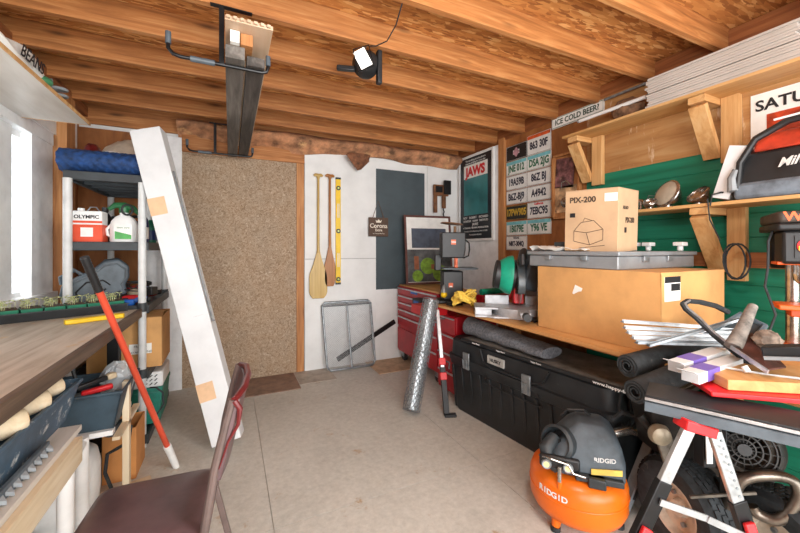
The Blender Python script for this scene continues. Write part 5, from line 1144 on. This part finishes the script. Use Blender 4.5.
b = MB(); b.tube([(-.17,-.15,.36),(-.12,-.185,.372),(-.05,-.185,.36),(-.03,-.18,.32),(.02,-.175,.31)], .005, 8); b.tube([(-.085,-.18,.34),(-.085,-.185,.27)], .009, 10); obj('chrome_pipe', b, M['chrome'], t)
b = MB(); b.cyl((-.085,-.18,.235),(-.085,-.18,.28),.011,12); obj('orange_knob', b, M['orange'], t)
b = MB(); b.b2((.03,-.185,.27),(.10,-.14,.315)); b.beam((-.02,-.16,.30),(.17,-.15,.30),.03,.03); obj('mount_plate', b, M['slate'], t, .005)
pn = Vector((0,-.45,.3)).normalized()
b = MB(); b.poly([(.045,-.147,.315),(.165,-.147,.335),(.165,-.147,.362),(.045,-.147,.342)], (0,-.004,0)); obj('yellow_label', b, plain('pale_yellow_label', (226,196,96), .5), t)
text('lettering', 'RIDGID', .026, M['lightgrey'], t, (.10,-.137,.385), (1,.0,.12), (0,.35,1), bold=.0008)
b = MB(); b.tube([(-.07,.03,.49),(-.04,.02,.535),(.03,.02,.545),(.06,.03,.52)], .006, 8); obj('lift_handle', b, M['black'], t)
# ================================================================== SAWHORSE, RAILS
def rot2(v): return v
t = T('sawhorse', 'folding sawhorse with red clamp head and silver legs at the lower right', 'sawhorse', F(697,410,1.22)*1)
t.location.z = 0
ap = F(697, 420, 1.22); ri = Vector((.9026,-.4305,0)); fo = Vector((.4305,.9026,0))
lt0, rt0 = ap-ri*.015, ap+ri*.045
lf = Vector((1.13,.846,0)); lf = Vector((lf.x-.0, lf.y-.05, .0)); 
lfoot = F(592, 633, 1.25); lfoot.z = 0; rfoot = F(784, 640, 1.22); rfoot.z = 0
def seg(a, c, u, v): return a+(c-a)*u, a+(c-a)*v
b = MB(); p, q_ = seg(lt0, lfoot, .0, .34); b.beam(p, q_, .018, .042, ri); obj('upper_leg', b, M['silver'], t, .003, world=True)
b = MB(); p, q_ = seg(lt0, lfoot, .28, 1); b.beam(p, q_, .026, .050, ri); obj('lower_leg', b, M['blackm'], t, .003, world=True)
b = MB(); p, q_ = seg(rt0, rfoot, .0, .40); b.beam(p, q_, .018, .042, ri); obj('upper_leg', b, M['silver'], t, .003, world=True)
b = MB(); p, q_ = seg(rt0, rfoot, .36, 1); b.beam(p, q_, .026, .050, ri); obj('lower_leg', b, M['blackm'], t, .003, world=True)
b = MB()
for k in range(8): p, _ = seg(rt0, rfoot, .08+.035*k, 1); b.cyl(p-fo*.0215, p-fo*.019, .0045, 8)
obj('peg_holes', b, M['steel'], t, world=True)
for a0, c0, u in ((lt0,lfoot,.48),(rt0,rfoot,.44)):
    p, q_ = seg(a0, c0, u, u+.09); b = MB(); b.beam(p-fo*.02, q_-fo*.035-ri*.01, .016, .034, ri); obj('lock_lever', b, M['redp'], t, .004, world=True)
p1, _ = seg(lt0, lfoot, .36, 1); p2, _ = seg(rt0, rfoot, .52, 1)
pm = (p1+p2)/2+Vector((0,0,.01))
b = MB(); b.beam(p1-fo*.02, pm-fo*.02, .006, .022, (0,0,1)); b.beam(pm-fo*.024, p2-fo*.02, .006, .022, (0,0,1)); obj('spreader', b, M['silver'], t, world=True)
b = MB(); b.beam(ap-ri*.082+Vector((0,0,.010))-fo*.03, ap+ri*.02-Vector((0,0,.020))-fo*.03, .06, .034); obj('clamp_head', b, M['redp'], t, .004, world=True)
b = MB(); b.beam(ap+ri*.0-Vector((0,0,.01)), ap+ri*.065-Vector((0,0,.008)), .05, .045); obj('top_block', b, M['black'], t, .005, world=True)
b = MB(); b.beam(ap+ri*.02-Vector((0,0,.02)), ap+ri*.27+fo*.20-Vector((0,0,.02)), .03, .05); obj('top_beam', b, M['blackm'], t, .003, world=True)
b = MB(); rl = ap+ri*.33+fo*.26; b.beam(ap+ri*.27+fo*.20-Vector((0,0,.0)), Vector((rl.x, rl.y, 0)), .025, .04); obj('rear_leg', b, M['blackm'], t, .003, world=True)
# black drip-edge rail resting on the sawhorse
ra, rb_ = Vector((1.35,.815,.815)), Vector((1.76,-.10,.815)); ra = F(645,392,1.27); rdir = (Vector((1.4447,.4189,0))*1.03-Vector((ra.x,ra.y,0))); rdir.z = 0; rdir.normalize(); 
ra.z = .80; sid = Vector((0,0,1)).cross(rdir)
if sid.dot(fo) < 0: sid = -sid
t = T('rail_channel', 'long black and silver metal channel lying across the sawhorse', 'rail', ra)
end = ra+rdir*1.2
b = MB(); b.poly([ra+sid*0, ra+sid*.15+Vector((0,0,.02)), ra+sid*.15+Vector((0,0,.035)), ra+Vector((0,0,.030))], rdir*1.2); obj('channel_top', b, M['blackdusty'], t, .003, world=True)
b = MB(); b.poly([ra-sid*.003+Vector((0,0,.012)), ra-sid*.008+Vector((0,0,.014)), ra-sid*.008+Vector((0,0,.024)), ra-sid*.003+Vector((0,0,.024))], rdir*1.2); obj('silver_lip', b, M['silver'], t, .001, world=True)
b = MB(); b.poly([ra-sid*.002+Vector((0,0,-.02)), ra-sid*.02+Vector((0,0,-.02)), ra-sid*.014+Vector((0,0,.010)), ra-sid*.002+Vector((0,0,.010))], rdir*1.2); obj('lower_lip', b, M['darkgrey'], t, .001, world=True)
# red sheet and plywood piece stacked towards the wall
t = T('red_case', 'flat red metal case lying under the thick board at the right', 'case', F(755,392,1.32))
t.location.z = 0; c0 = F(755,390,1.24)
t.location = (c0.x, c0.y, .846)
b = MB(); b.box((.02,0,.010), (.36,.17,.018), Matrix.Rotation(-YAW-.25,3,'Z')); obj('case_body', b, M['redp'], t, .004)
c0 = F(770,380,1.25)
t = T('thick_board', 'thick orange-edged plywood offcut lying on the clutter at the right', 'board', (c0.x, c0.y, .867), -YAW-.16)
b = MB(); b.b2((-.17,-.06,0),(.34,.15,.036)); obj('board', b, M['benchply'], t, .002)
# rubber rolls
def roll(lab, p, q, r, m):
    t = T('rubber_roll', lab, 'roll', p); d_ = (q-p).normalized()
    b = MB(); b.lathe([(r*.5,0),(r,0),(r*1.0,(q-p).length*.5),(r*.96,(q-p).length),(r*.4,(q-p).length)], (0,0,0), d_, 24); obj('roll_body', b, m, t)
    e1 = d_.cross(Vector((0,0,1))).normalized(); e2 = e1.cross(d_)
    b = MB(); b.tube([e1*(r*.25+r*.65*k/40)*math.cos(k*.4)+e2*(r*.25+r*.65*k/40)*math.sin(k*.4)-d_*.002 for k in range(41)], r*.07, 6); obj('rolled_edge', b, M['rubber'], t)
    b = MB(); b.lathe([(r*.2,.01),(r*.55,.012)], (0,0,0), d_, 18); obj('core', b, M['black'], t)
    return t
roll('upper black rubber roll end jutting over the plywood bench edge', F(627,366,1.55), F(705,345,1.75), .048, M['rubber'])
roll('lower black rubber roll beneath the upper one at the bench edge', F(635,392,1.42), F(706,362,1.60), .046, M['rubber'])
# grey slotted extrusions leaning under the bench
for k, (px, lab) in enumerate(((622,'left grey slotted aluminium rail leaning under the bench by the compressor'), (637,'right grey slotted aluminium rail leaning under the bench beside its twin'))):
    f0 = F(px+2, 500, 1.83); f0.z = 0; top = F(px+34, 428-2*k, 1.80)
    t = T('slotted_rail', lab, 'rail', f0, 0, 'slotted rails leaning under the bench')
    b = MB(); b.beam(f0+Vector((0,0,.02)), top, .06, .022, ri); sr = obj('rail_body', b, M['grey'], t, .002, world=True)
    b = MB(); dr_ = (top-f0).normalized(); nn_ = (-fo-dr_*(-fo).dot(dr_)).normalized()
    for u in (.2,.45,.7): p = f0+(top-f0)*u+nn_*.028; b.beam(p, p+dr_*.06, .012, .012)
    obj('slots', b, M['ink'], sr, world=True)
# trims on the bench: bundle of grey strips, one by one
ends = [(622,322,735,330),(624,328,738,334),(627,333,742,338),(632,338,748,342),(636,343,752,346),(648,346,745,318)]
for k, (ax, ay, bx, by) in enumerate(ends):
    p, q_ = F(ax, ay+0, 1.62-.02*k), F(bx, by, 1.62-.03*k)
    t = T('metal_trim', 'grey metal trim strip, %s of the bundle fanned in front of the large box' % ['topmost','second from top','third from top','third from bottom','second from bottom','lowest and most tilted'][k], 'trim strip', p, 0, 'grey metal trim strips in front of the large box')
    b = MB(); b.beam(p, q_, .026, .004); b.beam(p+Vector((0,0,.006)), q_+Vector((0,0,.006)), .004, .012); b.beam(p+ri*.0-fo*.012+Vector((0,0,.004)), q_-fo*.012+Vector((0,0,.004)), .004, .010); obj('strip', b, M['silver'] if k < 4 else M['steel'], t, world=True)
t = T('plastic_tray', 'dark plastic tray frame tangled among the metal strips', 'tray', F(722,335,1.55))
c0 = F(722,336,1.55)
b = MB(); pts = [F(693,342,1.55),F(741,314,1.66),F(765,326,1.6),F(750,346,1.5)]; b.tube(pts, .012, 6, True); obj('frame', b, M['darkgrey'], t, world=True)
b = MB(); b.add([p-Vector((0,0,.012)) for p in pts]+[p-Vector((0,0,.016)) for p in pts], [(0,1,2,3),(4,5,6,7)]); obj('tray_panel', b, M['slate'], t, 0, world=True)
# arched rubber seal strip
arc = [F(752,367,1.38),F(735,352,1.42),F(712,333,1.46),F(697,318,1.50),F(686,309,1.53),F(683,304,1.55),F(688,301,1.57),F(700,302,1.59),F(716,306,1.62),F(728,312,1.64)]
t = T('seal_strip', 'arched black and silver rubber seal strip rising above the metal trims', 'strip', arc[0])
b = MB(); b.tube(arc, .012, 6); obj('strip', b, M['rubber'], t, world=True)
b = MB(); b.tube([p-fo*.011+Vector((0,0,.005)) for p in arc[:7]], .0045, 5); obj('silver_edge', b, M['silver'], t, world=True)
# purple and white cartons
def ocart(lab, p, q_, w, h):
    t = T('small_carton', lab, 'box', p); b = MB(); b.beam(p, q_, w, h); bo = obj('carton_body', b, M['whitebox'], t, .002, world=True)
    d_ = (q_-p).normalized(); b = MB(); b.beam(p+d_*.06-fo*.001+Vector((0,0,.001)), p+d_*.15-fo*.001+Vector((0,0,.001)), w+.001, h+.001); obj('purple_print', b, M['purple'], bo, world=True)
    b = MB(); u_ = Vector((0,0,1)); b.beam(p-d_*.004+u_*h*.45, p-d_*.03+u_*h*.75, w, .002); obj('open_flap', b, M['whitebox'], bo, world=True)
    return t
ocart('upper white and purple carton with an open end on the rubber rolls', F(676,367,1.36), F(722,352,1.50), .058, .040)
ocart('lower white and purple carton with an open end beside the thick board', F(690,377,1.26), F(740,360,1.44), .055, .038)
# scraper/brush and rag
t = T('floor_scraper', 'dusty long-blade scraper with worn grey handle among the clutter', 'hand tool', F(738,350,1.40))
b = MB(); b.tube([F(733,347,1.36),F(742,330,1.38),F(750,312,1.42),F(753,306,1.43)], [.028,.022,.018,.016], 12); obj('handle', b, plain('dusty_grey_grip', (122,116,110), .8, 0, .25, 24), t, world=True)
b = MB(); b.poly([F(731,346,1.36),F(752,334,1.40),F(786,368,1.26),F(768,371,1.22)], (0,0,.006)); obj('blade_plate', b, plain('dark_red_brown_plate', (86,52,46), .5, .2, .25, 14), t, 0, world=True)
b = MB(); b.beam(F(731,347,1.355),F(768,372,1.215),.006,.014); obj('steel_edge', b, M['silver'], t, world=True)
b = MB(); b.cyl(F(744,366,1.28),F(748,372,1.27),.010,12); obj('wing_nut', b, M['whitep'], t, world=True)
t = T('work_glove', 'crumpled grey-brown work glove beside the drill press table', 'glove', F(767,340,1.34))
c0 = F(767,340,1.34); b = MB(); b.ball(c0, (.045,.04,.035), 16, 10); b.jit(.005); obj('palm', b, plain('glove_grey', (136,122,110), .9, 0, .3, 22), t, 0, 25, world=True)
for k in range(4):
    b = MB(); p = c0+ri*(-.03+.02*k)+Vector((0,0,-.01)); b.tube([p, p+ri*.015-fo*.03-Vector((0,0,.02)), p+ri*.03-fo*.05-Vector((0,0,.035))], [.013,.012,.008], 8); obj('finger', b, MATS['glove_grey'], t, world=True)
t = T('black_bracket', 'dark metal angle piece at the right edge above the thick board', 'bracket', F(790,355,1.25))
b = MB(); b.beam(F(764,352,1.27), F(830,352,1.15), .07, .045); obj('angle', b, M['blackdusty'], t, .004, world=True)
b = MB(); b.beam(F(764,358,1.24), F(830,360,1.12), .008, .012); obj('light_edge', b, M['grey'], t, world=True)
# white cable strip along the front of the thick board
t = T('white_cable', 'thin white curved strip lying on the thick board', 'cable', F(760,378,1.28))
b = MB(); b.tube([F(705,364,1.35),F(740,370,1.30),F(770,375,1.26),F(805,379,1.2)], .004, 6); obj('cable', b, M['lightgrey'], t, world=True)
# ================================================================== MACHINE UNDER THE CLUTTER
base = Vector((1.95,.75,0))
t = T('engine_cart', 'grimy black engine-driven machine with tan-rimmed tyres beneath the bench clutter', 'machine', base)
def wheel(c, ax, r, w, par):
    ax = ax.normalized(); b = MB()
    b.lathe([(r*.55,-w*.42),(r*.70,-w*.5),(r*.90,-w*.5),(r,-w*.34),(r,w*.34),(r*.90,w*.5),(r*.70,w*.5),(r*.55,w*.42)], c, ax, 44); ty = obj('tyre', b, M['rubber'], par, world=True)
    e1 = ax.cross(Vector((0,0,1))).normalized(); e2 = e1.cross(ax); b = MB()
    for k in range(36):
        for s_ in range(5):
            a = 2*PI*(k+.5*(s_ % 2))/36; rad = e1*math.cos(a)+e2*math.sin(a); tn = ax.cross(rad)
            p = c+rad*(r+.001)+ax*(-.30+.15*s_)*w; b.beam(p-tn*r*.06, p+tn*r*.06, w*.12, .008, rad)
    obj('tread', b, M['rubber'], ty, world=True)
    b = MB(); b.lathe([(r*.56,-w*.42),(r*.50,-w*.40),(r*.46,-w*.2),(r*.2,-w*.14),(r*.16,-w*.3),(0,-w*.3)][::1], c, ax, 30); b.lathe([(r*.56,w*.42),(r*.50,w*.40),(r*.46,w*.2),(0,w*.14)], c, ax, 30); rm = obj('rim', b, M['tan'], ty, world=True)
    for k in range(4): a = PI/2*k+.4; p = c+(e1*math.cos(a)+e2*math.sin(a))*r*.3-ax*w*.2; b = MB(); b.cyl(p, p-ax*.012, .010, 8); obj('lug_nut', b, M['steel'], rm, world=True)
wheel(Vector((F(686,505,1.58).x, F(686,505,1.58).y, .205)), Vector((.95,-.31,0)), .205, .16, t)
wheel(Vector((F(790,505,1.36).x, F(790,505,1.36).y, .205)), Vector((.95,-.31,0)), .205, .16, t)
b = MB(); b.tube([F(640,415,1.7),F(660,440,1.66),F(690,470,1.6),F(730,490,1.55),F(770,480,1.55)], .022, 10); b.tube([F(655,400,1.75),F(690,440,1.72),F(760,440,1.65)], .018, 8); obj('frame', b, M['engine'], t, world=True)
b = MB(); b.poly([F(648,392,1.62),F(700,420,1.56),F(712,470,1.56),F(690,480,1.6),F(660,455,1.66)], fo*.16); obj('side_cover', b, M['engine'], t, .012, world=True)
b = MB(); b.poly([F(652,432,1.60),F(664,424,1.60),F(672,440,1.6),F(676,462,1.6),F(690,478,1.6),F(682,482,1.6),F(664,468,1.6)], -fo*.02); obj('cover_plate', b, M['engine2'], t, .006, world=True)
c0 = F(657,432,1.60); b = MB(); b.lathe([(0,0),(.038,0),(.046,.02),(.038,.045),(.018,.055),(0,.055)], c0, -fo+ri*-.2, 22); obj('air_filter', b, plain('beige_filter_cap', (164,150,128), .4, .3, .12, 12), t, world=True)
c0 = F(742,447,1.42); axn = (-fo*.8-ri*.5+Vector((0,0,.15))).normalized()
b = MB(); b.lathe([(0,-.16),(.11,-.16),(.13,-.10),(.135,-.02),(.12,.01),(.105,.02)], c0, axn, 32); eb = obj('engine_block', b, M['engine'], t, world=True)
b = MB()
e1 = axn.cross(Vector((0,0,1))).normalized(); e2 = e1.cross(axn)
for rr_ in (.035,.055,.075,.095): b.tube([c0+axn*.024+(e1*math.cos(2*PI*k/28)+e2*math.sin(2*PI*k/28))*rr_ for k in range(28)], .004, 5, True)
for k in range(16): a = 2*PI*k/16; rd = e1*math.cos(a)+e2*math.sin(a); b.beam(c0+axn*.024+rd*.02, c0+axn*.024+rd*.112, .003, .003, axn)
obj('fan_guard', b, M['engine'], eb, world=True)
b = MB()
for k in range(5): b.lathe([(.085,0),(.128,0),(.128,.006),(.085,.006)], c0-axn*(.03+.022*k), axn, 30)
obj('cooling_fins', b, M['engine2'], eb, world=True)
b = MB(); b.cyl(c0+axn*.02, c0+axn*.040, .022, 16); obj('starter_hub', b, M['black'], eb, world=True)
b = MB(); b.poly([F(706,436,1.37),F(712,436,1.37),F(713,464,1.37),F(707,464,1.37)], fo*.004); lb = obj('spec_label', b, M['lightgrey'], t, 0, world=True)
b = MB(); b.poly([F(703,430,1.385),F(715,430,1.385),F(716,468,1.385),F(704,468,1.385)], fo*.05); obj('label_bracket', b, M['blackm'], t, .002, world=True)
ex = [F(722,512,1.44),F(732,498,1.40),F(740,482,1.37),F(756,476,1.35),F(778,476,1.33),F(794,482,1.31),F(799,496,1.30),F(790,512,1.31),F(776,520,1.33),F(758,514,1.36),F(752,506,1.37)]
def smooth(pts, n=4):
    o = []
    for i in range(len(pts)-1):
        p0 = pts[max(0,i-1)]; p1, p2 = pts[i], pts[i+1]; p3 = pts[min(len(pts)-1,i+2)]
        for k in range(n):
            u = k/n; o.append(.5*((2*p1)+(p2-p0)*u+(2*p0-5*p1+4*p2-p3)*u*u+(3*p1-p0-3*p2+p3)*u**3))
    o.append(pts[-1]); return o
b = MB(); b.tube(smooth(ex), .0195, 12); obj('exhaust_pipe', b, plain('scorched_pipe', (122,112,102), .3, .8, .2, 12, ((96,74,56), 10, .58)), t, world=True)
b = MB(); b.beam(F(690,497,1.42),F(756,493,1.38),.008,.01); obj('control_rod', b, M['engine2'], t, world=True)
b = MB(); b.ball(F(741,420,1.5), (.11,.10,.06), 20, 10); obj('fuel_tank', b, M['engine'], t, world=True)
b = MB(); b.cyl(F(762,424,1.40),F(762,418,1.40),.018,14); obj('fuel_cap', b, M['redp'], t, world=True)
# dark clutter under the bench near the machine
t = T('black_hose', 'tangle of black hose and cable hanging beneath the bench by the rubber rolls', 'hose', F(630,420,1.9))
b = MB(); c0 = F(628,408,1.9); b.tube([c0+ri*(.06*math.cos(k*.5)+.02*math.sin(k*.21))+Vector((0,0,.12*math.sin(k*.5)-.001*k))+fo*.002*k for k in range(60)], .009, 8); b.tube([F(612,420,1.85),F(622,412,1.85),F(634,416,1.85),F(642,426,1.83)], .012, 8); obj('hose', b, M['rubber'], t, world=True)
t = T('metal_spout', 'bright metal spout lying among the dark clutter by the compressor', 'pipe', F(620,430,1.8))
b = MB(); b.tube([F(608,434,1.86),F(630,430,1.84),F(640,434,1.84)], [.022,.022,.016], 12); obj('spout', b, M['chrome'], t, world=True)
t = T('dark_crate', 'dark crate of grimy parts under the bench behind the machine', 'crate', (2.25, 1.10, 0))
b = MB(); b.b2((-.16,-.10,0),(.38,.10,.40)); obj('crate_body', b, M['engine'], t, .006)
b = MB(); b.ball((.1,0,.42), (.2,.1,.07), 16, 8); b.jit(.012); obj('greasy_parts', b, M['engine2'], t, 0, 20)
t = T('green_wall_panel', 'dark green panel over the foot of the green wall at the lower right', 'panel', (2.757, .25, 0)); b = MB(); b.b2((-.01,-.5,0),(.01,.40,.74)); obj('sheet', b, plain('dark_green_panel', (14,66,54), .5), t, .002)  # darker green panel over the foot of the green wall, which continues here
